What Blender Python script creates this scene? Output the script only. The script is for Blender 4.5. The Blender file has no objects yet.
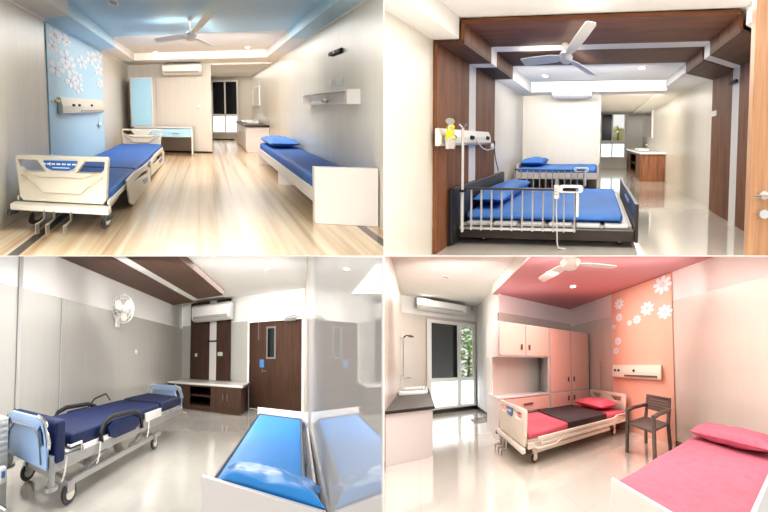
import bpy, bmesh, math, random
from mathutils import Matrix, Vector

PI = math.pi
scene = bpy.context.scene
C = scene.collection
random.seed(7)

# ---------------------------------------------------------------- camera, world, exposure
cam_data = bpy.data.cameras.new('camera')
cam = bpy.data.objects.new('camera', cam_data)
C.objects.link(cam)
cam.location = (0, 0, 0)
cam.rotation_euler = (PI / 2, 0, 0)
cam_data.lens = 50
cam_data.sensor_width = 36
cam_data.clip_start = 0.1
cam_data.clip_end = 300
scene.camera = cam

world = bpy.data.worlds.new('world')
scene.world = world
world.use_nodes = True
bg = world.node_tree.nodes['Background']
bg.inputs[0].default_value = (1.0, 0.985, 0.96, 1)
bg.inputs[1].default_value = 0.85

vs = scene.view_settings
vs.view_transform = 'Standard'
vs.look = 'None'
vs.exposure = 0.15
vs.gamma = 1
vs.use_curve_mapping = False
scene.cycles.use_denoising = True
scene.cycles.max_bounces = 10
scene.cycles.diffuse_bounces = 6
scene.cycles.glossy_bounces = 5


# ---------------------------------------------------------------- rooms
class Room:
    """One of the four rooms of the collage. Its two floor plan axes are stretched and sheared to fit the image; (s, t, z): s across, t into the room, z up."""
    def __init__(self, pitch, eye, across, depth, quarter):
        self.across, self.depth, self.eye, self.quarter = across, depth, eye, quarter
        self.M = Matrix.Rotation(math.radians(pitch), 4, 'X') @ Matrix.Translation((0, 0, -eye))

    def p(self, s, t, z):
        a, b = self.across, self.depth
        return Vector((a[0] * s + b[0] * t, a[1] * s + b[1] * t, z))


blue_room = Room(7.952, 1.3, (1.091, -0.539), (-1.226, 7.298), (-1, 1))  # each room tilted about the camera, plan axes stretched and skewed to the image
wood_room = Room(6.153, 1.2, (0.941, -0.298), (1.558, 7.847), (1, 1))
grey_room = Room(-5.462, 1.2, (1.039, -1.939), (-0.264, 3.289), (-1, -1))
pink_room = Room(-5.835, 1.25, (1.276, 3.152), (0.154, 4.597), (1, -1))


def ceiling_fill(room, s, t0, t1, z, power, width=0.5, colour=(1, 0.95, 0.89)):
    """an added fill light without a fixture: a long soft source under the ceiling, facing down"""
    d = bpy.data.lights.new('ceiling_fill', 'AREA')
    d.shape = 'RECTANGLE'
    p0, p1 = room.p(s, t0, z), room.p(s, t1, z)
    d.size, d.size_y = width, (p1 - p0).length
    d.energy = power * (p1 - p0).length
    d.color = colour
    o = bpy.data.objects.new('ceiling_fill', d)
    C.objects.link(o)
    u = (p1 - p0).normalized()
    m = Matrix.Translation((p0 + p1) / 2) @ Matrix.Rotation(math.atan2(-u.x, u.y), 4, 'Z')
    o.matrix_world = room.M @ m
    return o


def far_wall_fill(room, s, t, z, w, h, power, down=5, spread=40, colour=(1, 0.97, 0.93)):
    """an added unseen area light, turned to brighten the far wall of a room"""
    d = bpy.data.lights.new('far_wall_fill', 'AREA')
    d.shape = 'RECTANGLE'
    d.size, d.size_y, d.energy, d.color = w, h, power, colour
    d.spread = math.radians(spread)
    o = bpy.data.objects.new('far_wall_fill', d)
    C.objects.link(o)
    f = room.p(0, 1, 0).normalized()
    a = math.radians(down)
    zax = -(f * math.cos(a) + Vector((0, 0, -math.sin(a))))
    xax = Vector((0, 0, 1)).cross(zax).normalized()
    yax = zax.cross(xax)
    m = Matrix((xax, yax, zax)).transposed().to_4x4()
    o.matrix_world = room.M @ Matrix.Translation(room.p(s, t, z)) @ m
    return o


far_wall_fill(blue_room, 0.0, 2.75, 2.45, 2.6, 0.3, 55)  # extra lights with no lamp behind them, added to lift the far walls
far_wall_fill(wood_room, -0.3, 2.2, 2.13, 2.4, 0.2, 40, 1)
far_wall_fill(wood_room, 1.1, 3.3, 2.2, 0.9, 0.2, 30)
far_wall_fill(grey_room, -1.7, 3.6, 2.45, 2.8, 0.3, 82)
far_wall_fill(grey_room, -1.9, 1.2, 1.9, 2.6, 0.3, 110, 5, 60)
far_wall_fill(pink_room, 2.2, 1.6, 2.5, 2.2, 0.3, 48, 8, 70)
far_wall_fill(pink_room, 0.5, 3.2, 2.65, 1.2, 0.25, 50, 8, 50)
ceiling_fill(blue_room, 0.0, 0.9, 1.65, 2.68, 19, 2.6)  # extra soft panels, added to brighten each room from above
ceiling_fill(blue_room, 0.0, 2.35, 3.7, 2.68, 22, 2.6)
ceiling_fill(blue_room, 1.1, 3.82, 5.8, 2.45, 7, 1.2)
ceiling_fill(wood_room, 0.2, 0.5, 1.35, 2.45, 26, 2.2)
ceiling_fill(wood_room, 0.0, 1.42, 2.15, 2.385, 15, 2.3)
ceiling_fill(wood_room, 0.0, 2.25, 2.85, 2.44, 14, 2.4)
ceiling_fill(wood_room, 1.0, 3.3, 5.5, 2.3, 6, 0.9)
ceiling_fill(grey_room, -1.9, 4.0, 6.3, 2.69, 26, 1.4, (1, 0.975, 0.94))
ceiling_fill(pink_room, 2.3, 2.1, 3.0, 2.70, 17, 1.6)
ceiling_fill(pink_room, 0.5, 3.2, 5.3, 2.89, 10, 1.0)
# added unseen fill panels under the slab, brightening the front of the lower rooms
for x, w, p in ((-2.6, 2.0, 190), (2.2, 3.4, 180)):
    d = bpy.data.lights.new('ceiling_fill', 'AREA')
    d.shape = 'RECTANGLE'
    d.size, d.size_y, d.energy, d.color = w, 7, p, (1, 0.97, 0.93)
    o = bpy.data.objects.new('ceiling_fill', d)
    C.objects.link(o)
    o.location = (x, 11.5, -0.03)

# the photographer's flash, straight into the rooms
sun_data = bpy.data.lights.new('flash', 'SUN')
sun_data.energy = 0.9
sun_data.angle = math.radians(8)
sun_data.color = (1, 0.985, 0.96)
sun = bpy.data.objects.new('flash', sun_data)
C.objects.link(sun)
sun.rotation_euler = (math.radians(88), 0, 0)


# ---------------------------------------------------------------- mesh builder
class Frame:
    def __init__(self, room, s, t, z=0.0, rot=0.0):
        self.room, self.s, self.t, self.z = room, s, t, z
        self.c, self.n = math.cos(rot), math.sin(rot)

    def at(self, v):
        x, y, z = v
        return self.room.p(self.s + x * self.c - y * self.n, self.t + x * self.n + y * self.c, self.z + z)


class MB:
    """collects shapes in a frame's own metres"""
    def __init__(self):
        self.bm = bmesh.new()

    def _add(self, tmp):
        me = bpy.data.meshes.new('tmp')
        tmp.to_mesh(me)
        tmp.free()
        self.bm.from_mesh(me)
        bpy.data.meshes.remove(me)
        return self

    def box(self, x0, y0, z0, x1, y1, z1, bev=0.0, seg=2):
        t = bmesh.new()
        bmesh.ops.create_cube(t, size=1)
        for v in t.verts:
            v.co = Vector(((x0 + x1) / 2 + v.co.x * abs(x1 - x0), (y0 + y1) / 2 + v.co.y * abs(y1 - y0), (z0 + z1) / 2 + v.co.z * abs(z1 - z0)))
        if bev:
            bev = min(bev, 0.45 * min(abs(x1 - x0), abs(y1 - y0), abs(z1 - z0)))
            bmesh.ops.bevel(t, geom=t.edges[:], offset=bev, segments=seg, profile=0.5, affect='EDGES')
        return self._add(t)

    def plate(self, outer, holes, plane, a0, a1, bev=0.0):
        """a flat plate cut from an outline with holes; plane 'xz', 'yz' or 'xy', thickness a0..a1 on the third axis"""
        t = bmesh.new()

        def P(q, a):
            return {'xz': (q[0], a, q[1]), 'yz': (a, q[0], q[1]), 'xy': (q[0], q[1], a)}[plane]
        es = []
        for loop in [outer] + list(holes):
            vv = [t.verts.new(P(q, a0)) for q in loop]
            es += [t.edges.new((vv[i], vv[(i + 1) % len(vv)])) for i in range(len(vv))]
        bmesh.ops.triangle_fill(t, edges=es, use_beauty=True)
        ext = bmesh.ops.extrude_face_region(t, geom=t.faces[:])
        d = Vector(P((0, 0), a1)) - Vector(P((0, 0), a0))
        for v in ext['geom']:
            if isinstance(v, bmesh.types.BMVert):
                v.co += d
        bmesh.ops.recalc_face_normals(t, faces=t.faces[:])
        if bev:
            sharp = [e for e in t.edges if len(e.link_faces) == 2 and e.calc_face_angle(0) > 0.6]
            bmesh.ops.bevel(t, geom=sharp, offset=bev, segments=2, profile=0.5, affect='EDGES')
        return self._add(t)

    def tube(self, pts, r, seg=8, closed=False):
        t = bmesh.new()
        pts = [Vector(p) for p in pts]
        n = len(pts)
        rings = []
        nrm = None
        for i, p in enumerate(pts):
            a = pts[i - 1] if (i > 0 or closed) else p
            b = pts[(i + 1) % n] if (i < n - 1 or closed) else p
            d = (b - a)
            d = d.normalized() if d.length > 1e-9 else Vector((0, 0, 1))
            if nrm is None:
                nrm = d.orthogonal().normalized()
            else:
                nrm = nrm - d * nrm.dot(d)
                nrm = nrm.normalized() if nrm.length > 1e-6 else d.orthogonal().normalized()
            bn = d.cross(nrm)
            rings.append([t.verts.new(p + (nrm * math.cos(2 * PI * k / seg) + bn * math.sin(2 * PI * k / seg)) * r) for k in range(seg)])
        m = n if closed else n - 1
        for i in range(m):
            A, B = rings[i], rings[(i + 1) % n]
            for k in range(seg):
                t.faces.new((A[k], A[(k + 1) % seg], B[(k + 1) % seg], B[k]))
        if not closed:
            t.faces.new(rings[0][::-1])
            t.faces.new(rings[-1])
        return self._add(t)

    def cyl(self, p0, p1, r0, r1=None, seg=16):
        t = bmesh.new()
        p0, p1 = Vector(p0), Vector(p1)
        d = p1 - p0
        bmesh.ops.create_cone(t, cap_ends=True, segments=seg, radius1=r0, radius2=r0 if r1 is None else r1, depth=d.length)
        q = Vector((0, 0, 1)).rotation_difference(d.normalized()).to_matrix().to_4x4()
        bmesh.ops.transform(t, matrix=Matrix.Translation((p0 + p1) / 2) @ q, verts=t.verts[:])
        return self._add(t)

    def sph(self, c, rx, ry=None, rz=None, seg=16):
        t = bmesh.new()
        bmesh.ops.create_uvsphere(t, u_segments=seg, v_segments=max(6, seg // 2), radius=1)
        ry, rz = ry or rx, rz or rx
        for v in t.verts:
            v.co = Vector((c[0] + v.co.x * rx, c[1] + v.co.y * ry, c[2] + v.co.z * rz))
        return self._add(t)

    def ring(self, c, axis, R, r, seg=24, sub=8):
        u = Vector(axis).normalized()
        a = u.orthogonal().normalized()
        b = u.cross(a)
        return self.tube([Vector(c) + (a * math.cos(2 * PI * k / seg) + b * math.sin(2 * PI * k / seg)) * R for k in range(seg)], r, sub, True)

    def cushion(self, x0, y0, z0, x1, y1, z1, n=18, wrinkle=0.0, tilt=(0, 0), pinch=0.06, seed=1):
        """a stuffed pillow: full in the middle, thin seams, slightly pinched sides"""
        t = bmesh.new()
        rnd = random.Random(seed)
        ph = [rnd.uniform(0, 6.28) for _ in range(6)]
        hx, hy, hz = (x1 - x0) / 2, (y1 - y0) / 2, (z1 - z0) / 2
        cx, cy, cz = (x0 + x1) / 2, (y0 + y1) / 2, (z0 + z1) / 2
        lay = {}
        for side in (1, -1):
            for i in range(n + 1):
                for j in range(n + 1):
                    u, v = -1 + 2 * i / n, -1 + 2 * j / n
                    if side == -1 and (i in (0, n) or j in (0, n)):
                        lay[(side, i, j)] = lay[(1, i, j)]
                        continue
                    prof = (max(0, 1 - abs(u) ** 3.2) * max(0, 1 - abs(v) ** 3.2)) ** 0.5
                    px = u * (1 - pinch * (1 - v * v) * abs(u) ** 3)
                    py = v * (1 - pinch * (1 - u * u) * abs(v) ** 3)
                    w = wrinkle * prof * (math.sin(5 * u + 3 * v + ph[0]) + math.sin(9 * v - 4 * u + ph[1]) * 0.6 + math.sin(13 * u + ph[2]) * 0.4)
                    zt = cz + side * hz * prof + w + tilt[0] * u * hx + tilt[1] * v * hy
                    lay[(side, i, j)] = t.verts.new((cx + px * hx, cy + py * hy, zt))
        for side in (1, -1):
            for i in range(n):
                for j in range(n):
                    q = [lay[(side, i, j)], lay[(side, i + 1, j)], lay[(side, i + 1, j + 1)], lay[(side, i, j + 1)]]
                    if len(set(q)) == 4:
                        try:
                            t.faces.new(q if side == 1 else q[::-1])
                        except ValueError:
                            pass
        return self._add(t)

    def pad(self, x0, y0, z0, x1, y1, z1, bev=0.03, n=10, sag=0.006, seed=3, m=None):
        """a mattress: rounded edges and a faintly uneven top"""
        t = bmesh.new()
        bmesh.ops.create_cube(t, size=1)
        for v in t.verts:
            v.co = Vector(((x0 + x1) / 2 + v.co.x * (x1 - x0), (y0 + y1) / 2 + v.co.y * (y1 - y0), (z0 + z1) / 2 + v.co.z * (z1 - z0)))
        bmesh.ops.bevel(t, geom=t.edges[:], offset=min(bev, 0.45 * (z1 - z0)), segments=3, profile=0.5, affect='EDGES')
        for ax, lo, hi in ((0, x0, x1), (1, y0, y1)):
            for k in range(1, n):
                co, no = [0, 0, 0], [0, 0, 0]
                co[ax] = lo + (hi - lo) * k / n
                no[ax] = 1
                bmesh.ops.bisect_plane(t, geom=t.verts[:] + t.edges[:] + t.faces[:], plane_co=co, plane_no=no)
        for v in t.verts:
            if v.co.z > z1 - 0.02:
                v.co.z += sag * (math.sin(7 * v.co.x + seed) * math.cos(5 * v.co.y + seed * 2) + 0.6 * math.sin(11 * v.co.y + 4 * v.co.x + seed))
        if m:
            bmesh.ops.transform(t, matrix=m, verts=t.verts[:])
        return self._add(t)

    def askew(self, k, x0):
        for v in self.bm.verts:
            v.co.y += k * (v.co.x - x0)
        return self

    def move(self, m):
        bmesh.ops.transform(self.bm, matrix=m, verts=self.bm.verts[:])
        return self


FR, ROOM = {}, {}
NAMES = {(-1, 1): 'blue room', (1, 1): 'wood room', (-1, -1): 'grey room', (1, -1): 'pink room'}


def obj(name, mb, mat, parent=None, frame=None, smooth=False, label=None):
    """links the collected shapes as ONE mesh object; a child shares its thing's frame"""
    fr = FR[parent.name] if parent is not None else frame
    bm = mb.bm
    lay = bm.verts.layers.float_vector.new('loc')
    org = fr.at((0, 0, 0))
    for v in bm.verts:
        v[lay] = (v.co.x + fr.s, v.co.y + fr.t, v.co.z + fr.z)
        v.co = fr.at(v.co) - org
    bmesh.ops.recalc_face_normals(bm, faces=bm.faces[:])
    for f in bm.faces:
        f.smooth = smooth
    me = bpy.data.meshes.new(name)
    bm.to_mesh(me)
    bm.free()
    me.materials.append(mat)
    if smooth:
        try:
            me.set_sharp_from_angle(angle=math.radians(40))
        except Exception:
            pass
    o = bpy.data.objects.new(name, me)
    C.objects.link(o)
    if parent is not None:
        o.parent = parent
    else:
        o.matrix_world = fr.room.M @ Matrix.Translation(org)
    FR[o.name], ROOM[o.name] = fr, fr.room
    if label:
        o['label'] = label
    return o


def thing(name, label, cat, frame, group=None):
    o = bpy.data.objects.new(name, None)
    C.objects.link(o)
    o.empty_display_size = 0.1
    o.matrix_world = frame.room.M @ Matrix.Translation(frame.at((0, 0, 0)))
    FR[o.name], ROOM[o.name] = frame, frame.room
    o['label'], o['category'] = label, cat
    if group:
        o['group'] = group
    return o


def tag(o, label, cat, group=None):
    o['label'], o['category'] = label, cat
    if group:
        o['group'] = group
    return o


def struct(name, mb, mat, room, label=None):
    o = obj(name, mb, mat, None, Frame(room, 0, 0, 0))
    o['kind'] = 'structure'
    if label:
        o['label'] = label
    return o


def arc(cx, cy, r, a0, a1, n=6):
    return [(cx + r * math.cos(math.radians(a0 + (a1 - a0) * k / n)), cy + r * math.sin(math.radians(a0 + (a1 - a0) * k / n))) for k in range(n + 1)]


def rrect(x0, y0, x1, y1, r, n=4):
    return arc(x1 - r, y0 + r, r, -90, 0, n) + arc(x1 - r, y1 - r, r, 0, 90, n) + arc(x0 + r, y1 - r, r, 90, 180, n) + arc(x0 + r, y0 + r, r, 180, 270, n)


# ---------------------------------------------------------------- materials
def mat(name, col, rough=0.5, metal=0.0, spec=0.25, var=0.0, vscale=(3, 3, 3), bump=0.0, bscale=60.0, coat=0.0):
    m = bpy.data.materials.new(name)
    m.use_nodes = True
    nt = m.node_tree
    b = nt.nodes['Principled BSDF']
    b.inputs['Base Color'].default_value = (*col, 1)
    b.inputs['Roughness'].default_value = rough
    b.inputs['Metallic'].default_value = metal
    b.inputs['Specular IOR Level'].default_value = spec
    b.inputs['Coat Weight'].default_value = coat
    b.inputs['Coat Roughness'].default_value = 0.05
    at = nt.nodes.new('ShaderNodeAttribute')
    at.attribute_name = 'loc'
    if var:
        mp = nt.nodes.new('ShaderNodeMapping')
        mp.inputs['Scale'].default_value = vscale
        nz = nt.nodes.new('ShaderNodeTexNoise')
        nz.inputs['Scale'].default_value = 1.0
        nz.inputs['Detail'].default_value = 4
        rp = nt.nodes.new('ShaderNodeValToRGB')
        rp.color_ramp.elements[0].position = 0.3
        rp.color_ramp.elements[1].position = 0.7
        rp.color_ramp.elements[0].color = (*[c * (1 - var) for c in col], 1)
        rp.color_ramp.elements[1].color = (*[min(1, c * (1 + var)) for c in col], 1)
        nt.links.new(at.outputs['Vector'], mp.inputs['Vector'])
        nt.links.new(mp.outputs['Vector'], nz.inputs['Vector'])
        nt.links.new(nz.outputs['Fac'], rp.inputs['Fac'])
        nt.links.new(rp.outputs['Color'], b.inputs['Base Color'])
    if bump:
        n2 = nt.nodes.new('ShaderNodeTexNoise')
        n2.inputs['Scale'].default_value = bscale
        bp = nt.nodes.new('ShaderNodeBump')
        bp.inputs['Strength'].default_value = bump
        bp.inputs['Distance'].default_value = 0.01
        nt.links.new(at.outputs['Vector'], n2.inputs['Vector'])
        nt.links.new(n2.outputs['Fac'], bp.inputs['Height'])
        nt.links.new(bp.outputs['Normal'], b.inputs['Normal'])
    return m


def streaked(name, c0, c1, c2, scale, rough, spec=0.5, distort=1.0, detail=6, pos=(0.3, 0.5, 0.72), coat=0.0):
    """streaks: wood grain or veined stone, by the ratio of the three scales"""
    m = mat(name, c1, rough, 0, spec, coat=coat)
    nt = m.node_tree
    at = [n for n in nt.nodes if n.type == 'ATTRIBUTE'][0]
    mp = nt.nodes.new('ShaderNodeMapping')
    mp.inputs['Scale'].default_value = scale
    nz = nt.nodes.new('ShaderNodeTexNoise')
    nz.inputs['Scale'].default_value = 1
    nz.inputs['Detail'].default_value = detail
    nz.inputs['Roughness'].default_value = 0.6
    nz.inputs['Distortion'].default_value = distort
    rp = nt.nodes.new('ShaderNodeValToRGB')
    e = rp.color_ramp.elements
    e[0].position, e[1].position = pos[0], pos[2]
    e[0].color, e[1].color = (*c0, 1), (*c2, 1)
    k = e.new(pos[1])
    k.color = (*c1, 1)
    nt.links.new(at.outputs['Vector'], mp.inputs['Vector'])
    nt.links.new(mp.outputs['Vector'], nz.inputs['Vector'])
    nt.links.new(nz.outputs['Fac'], rp.inputs['Fac'])
    nt.links.new(rp.outputs['Color'], nt.nodes['Principled BSDF'].inputs['Base Color'])
    return m


def tiled(name, col, joint, size, axes, rough, spec=0.5, streak=0.03, width=0.004, sscale=(1.5, 1.5, 14)):
    """large glossy tiles with thin joints; axes: which two of (s, t, z) the tile grid follows"""
    m = mat(name, col, rough, 0, spec, var=streak, vscale=sscale)
    nt = m.node_tree
    at = [n for n in nt.nodes if n.type == 'ATTRIBUTE'][0]
    sp = nt.nodes.new('ShaderNodeSeparateXYZ')
    nt.links.new(at.outputs['Vector'], sp.inputs[0])
    prev = None
    for ax, sz in zip(axes, size):
        a = nt.nodes.new('ShaderNodeMath'); a.operation = 'DIVIDE'; a.inputs[1].default_value = sz
        f = nt.nodes.new('ShaderNodeMath'); f.operation = 'FRACT'
        c = nt.nodes.new('ShaderNodeMath'); c.operation = 'LESS_THAN'; c.inputs[1].default_value = width / sz
        nt.links.new(sp.outputs[ax], a.inputs[0])
        nt.links.new(a.outputs[0], f.inputs[0])
        nt.links.new(f.outputs[0], c.inputs[0])
        if prev:
            mx = nt.nodes.new('ShaderNodeMath'); mx.operation = 'MAXIMUM'
            nt.links.new(prev.outputs[0], mx.inputs[0]); nt.links.new(c.outputs[0], mx.inputs[1])
            prev = mx
        else:
            prev = c
    b = nt.nodes['Principled BSDF']
    old = b.inputs['Base Color'].links[0].from_socket
    mix = nt.nodes.new('ShaderNodeMix'); mix.data_type = 'RGBA'
    nt.links.new(prev.outputs[0], mix.inputs['Factor'])
    nt.links.new(old, mix.inputs['A'])
    mix.inputs['B'].default_value = (*joint, 1)
    nt.links.new(mix.outputs['Result'], b.inputs['Base Color'])
    return m


def polished(name, col, share, rough):
    """stone polished to a partial mirror"""
    m = bpy.data.materials.new(name)
    m.use_nodes = True
    nt = m.node_tree
    nt.nodes.remove(nt.nodes['Principled BSDF'])
    d = nt.nodes.new('ShaderNodeBsdfDiffuse')
    d.inputs['Color'].default_value = (*col, 1)
    g = nt.nodes.new('ShaderNodeBsdfGlossy')
    g.inputs['Color'].default_value = (0.95, 0.94, 0.92, 1)
    g.inputs['Roughness'].default_value = rough
    x = nt.nodes.new('ShaderNodeMixShader')
    x.inputs[0].default_value = share
    nt.links.new(d.outputs[0], x.inputs[1])
    nt.links.new(g.outputs[0], x.inputs[2])
    nt.links.new(x.outputs[0], nt.nodes['Material Output'].inputs['Surface'])
    return m


def glow(name, col, strength):
    m = mat(name, col, 0.6)
    b = m.node_tree.nodes['Principled BSDF']
    b.inputs['Emission Color'].default_value = (*col, 1)
    b.inputs['Emission Strength'].default_value = strength
    return m


WHITE = mat('white_paint', (0.84, 0.83, 0.81), 0.6)
OFFWHITE = mat('off_white_paint', (0.82, 0.80, 0.77), 0.6)
BLUEPAINT = mat('sky_blue_paint', (0.46, 0.72, 0.88), 0.45)
BLUELAM = mat('sky_blue_laminate', (0.40, 0.66, 0.84), 0.3)
PRINTWHITE = mat('white_flower_print', (0.82, 0.85, 0.90), 0.5)
PRINTPINK = mat('petal_lilac_print', (0.78, 0.70, 0.78), 0.5)
BEIGEWALL = tiled('beige_wall_tile', (0.66, 0.62, 0.55), (0.57, 0.53, 0.46), (0.6, 1.2), (1, 2), 0.30, 0.4, 0.04, 0.003, (25, 25, 0.8))
BEIGEBACK = tiled('beige_back_tile', (0.68, 0.63, 0.56), (0.57, 0.53, 0.46), (0.6, 1.2), (0, 2), 0.07, 0.6, 0.03, 0.003, (25, 25, 0.8))
CREAMWALL = tiled('cream_wall_tile', (0.74, 0.70, 0.62), (0.66, 0.62, 0.55), (0.6, 1.2), (1, 2), 0.30, 0.3, 0.02, 0.003, (20, 20, 0.8))
CREAMBACK = tiled('cream_back_tile', (0.70, 0.65, 0.57), (0.62, 0.57, 0.5), (0.6, 1.2), (0, 2), 0.07, 0.6, 0.02, 0.003, (20, 20, 0.8))
GREYWALL = tiled('grey_wall_tile', (0.52, 0.51, 0.475), (0.42, 0.41, 0.38), (1.2, 5.0), (1, 2), 0.25, 0.35, 0.02, 0.004, (12, 12, 0.8))
GREYBACK = tiled('grey_back_tile', (0.55, 0.54, 0.50), (0.46, 0.45, 0.42), (0.6, 5.0), (0, 2), 0.12, 0.5, 0.02, 0.003, (12, 12, 0.8))
GREYGLOSS = polished('polished_grey_tile', (0.66, 0.63, 0.60), 0.45, 0.02)
RAILPAINT = mat('pale_silver_paint', (0.72, 0.71, 0.70), 0.35)
PINKWALL = tiled('beige_tile_warm', (0.70, 0.63, 0.56), (0.62, 0.55, 0.48), (0.6, 1.2), (1, 2), 0.25, 0.35, 0.02, 0.003, (12, 12, 0.8))
PINKBACK = tiled('beige_tile_warm_back', (0.66, 0.58, 0.52), (0.58, 0.5, 0.44), (0.6, 1.2), (0, 2), 0.10, 0.5, 0.02, 0.003, (12, 12, 0.8))
MARBLE = streaked('striped_marble_floor', (0.38, 0.225, 0.105), (0.64, 0.455, 0.27), (0.80, 0.65, 0.46), (7.5, 0.42, 3), 0.20, 0.12, 0.8, 8, (0.3, 0.47, 0.66))
CREAMFLOOR = tiled('cream_tile_floor', (0.82, 0.78, 0.70), (0.66, 0.61, 0.53), (0.6, 0.6), (0, 1), 0.06, 0.5, 0.03, 0.002, (3, 3, 3))
GREYFLOOR = tiled('pale_tile_floor', (0.66, 0.63, 0.57), (0.52, 0.49, 0.44), (0.8, 0.8), (0, 1), 0.10, 0.5, 0.03, 0.003, (2, 2, 2))
PINKFLOOR = tiled('ivory_tile_floor', (0.80, 0.75, 0.68), (0.64, 0.57, 0.49), (0.6, 0.6), (0, 1), 0.07, 0.5, 0.03, 0.003, (2, 2, 2))
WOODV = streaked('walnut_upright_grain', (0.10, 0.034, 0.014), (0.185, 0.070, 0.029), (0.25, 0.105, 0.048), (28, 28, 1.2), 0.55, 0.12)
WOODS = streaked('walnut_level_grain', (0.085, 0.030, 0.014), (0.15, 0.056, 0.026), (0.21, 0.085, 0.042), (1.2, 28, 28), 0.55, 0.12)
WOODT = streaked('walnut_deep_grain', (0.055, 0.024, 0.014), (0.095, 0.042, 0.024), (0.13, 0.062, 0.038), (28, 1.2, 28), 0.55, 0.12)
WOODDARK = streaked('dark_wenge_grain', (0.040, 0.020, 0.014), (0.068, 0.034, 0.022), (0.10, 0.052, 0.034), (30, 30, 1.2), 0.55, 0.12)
WOODDOOR = streaked('teak_door_grain', (0.26, 0.12, 0.05), (0.36, 0.18, 0.08), (0.44, 0.23, 0.11), (24, 24, 1.0), 0.3)
BEDBLACK = mat('black_brown_laminate', (0.035, 0.025, 0.022), 0.35, var=0.2, vscale=(2, 30, 30))
LEATHER = mat('black_leatherette', (0.022, 0.020, 0.020), 0.45, bump=0.2, bscale=90)
CREAMPLASTIC = mat('ivory_plastic', (0.74, 0.68, 0.57), 0.38)
IVORYMETAL = mat('ivory_painted_steel', (0.74, 0.69, 0.60), 0.35)
LAMINATE = mat('pale_laminate', (0.74, 0.68, 0.65), 0.35)
SKYPLASTIC = mat('light_blue_plastic', (0.33, 0.50, 0.78), 0.35)
BLUEPLAQUE = mat('blue_plaque', (0.02, 0.13, 0.42), 0.35)
ROYAL = mat('royal_blue_cover', (0.032, 0.125, 0.42), 0.6, spec=0.12, var=0.10, vscale=(4, 4, 4), bump=0.15, bscale=14)
ROYAL2 = mat('bright_blue_cover', (0.075, 0.235, 0.65), 0.6, spec=0.12, var=0.10, vscale=(4, 4, 4), bump=0.15, bscale=14)
NAVY = mat('navy_vinyl', (0.007, 0.015, 0.062), 0.6, spec=0.05, var=0.15, vscale=(5, 5, 5), bump=0.1, bscale=20)
AZURE = mat('azure_vinyl', (0.006, 0.23, 0.66), 0.4, spec=0.035, var=0.06, vscale=(3, 3, 3), bump=0.12, bscale=9)
AZUREGLOSS = mat('azure_vinyl_shiny', (0.010, 0.26, 0.72), 0.25, spec=0.08, var=0.06, vscale=(3, 3, 3), bump=0.3, bscale=12)
PIPING = mat('dark_navy_piping', (0.008, 0.012, 0.04), 0.5)
ROSE = mat('rose_sheet', (0.54, 0.145, 0.205), 0.75, spec=0.1, var=0.10, vscale=(18, 18, 18), bump=0.25, bscale=25)
CORAL = mat('coral_sheet', (0.62, 0.10, 0.145), 0.7, spec=0.1, var=0.08, vscale=(6, 6, 6), bump=0.15, bscale=20)
CHARCOAL = mat('black_draw_sheet', (0.035, 0.022, 0.024), 0.7, spec=0.1, bump=0.1, bscale=20)
STEEL = mat('brushed_steel', (0.62, 0.62, 0.60), 0.28, 1.0)
CHROME = mat('polished_chrome', (0.78, 0.78, 0.78), 0.1, 1.0)
LOCKER = mat('grey_white_plastic', (0.50, 0.48, 0.44), 0.5)
SILVER = mat('silver_paint', (0.36, 0.36, 0.36), 0.35, 0.6)
RUBBER = mat('dark_rubber', (0.03, 0.03, 0.032), 0.6)
BLACKP = mat('black_plastic', (0.012, 0.012, 0.013), 0.6, spec=0.08)
WHITEP = mat('white_plastic', (0.80, 0.79, 0.76), 0.35)
WALLGREY = mat('grey_louver', (0.45, 0.44, 0.42), 0.5)
GRANITE = mat('black_granite', (0.018, 0.014, 0.013), 0.35, spec=0.06, var=0.5, vscale=(60, 60, 60))
QUARTZ = mat('white_quartz', (0.82, 0.80, 0.76), 0.15)
CERAMIC = mat('white_ceramic', (0.85, 0.85, 0.84), 0.08)
DARKGLASS = mat('dark_window_glass', (0.008, 0.010, 0.014), 0.03, 0, 0.5)
MIRROR = mat('mirror_glass', (0.80, 0.80, 0.78), 0.03, 1.0)
FROST = glow('frosted_daylit_glass', (0.86, 0.93, 1.0), 1.1)
LAMPGLOW = glow('lit_downlight', (1.0, 0.96, 0.90), 6.0)
PINKCEIL = mat('rose_ceiling_paint', (0.62, 0.28, 0.30), 0.6, spec=0.1)
PEACH = mat('peach_paint', (0.80, 0.42, 0.31), 0.5)
PEACHLAM = mat('peach_laminate', (0.84, 0.50, 0.42), 0.35)
GREYLAM = mat('pale_grey_laminate', (0.66, 0.63, 0.63), 0.35)
TAUPE = mat('taupe_plastic', (0.105, 0.078, 0.066), 0.55, spec=0.15)
YELLOW = mat('yellow_plastic', (0.78, 0.62, 0.02), 0.35)
CLEARCUP = mat('smoky_cup', (0.55, 0.52, 0.50), 0.1)
TVBLUE = mat('blue_notice', (0.06, 0.24, 0.62), 0.5)
DARKSTONE = mat('dark_inlay_stone', (0.035, 0.022, 0.016), 0.25)
LEAF1 = mat('leaf_green', (0.26, 0.50, 0.12), 0.6, var=0.4, vscale=(9, 9, 9))
LEAF2 = mat('leaf_olive', (0.50, 0.50, 0.18), 0.6, var=0.5, vscale=(9, 9, 9))
BARK = mat('palm_bark', (0.22, 0.13, 0.06), 0.8)


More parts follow.
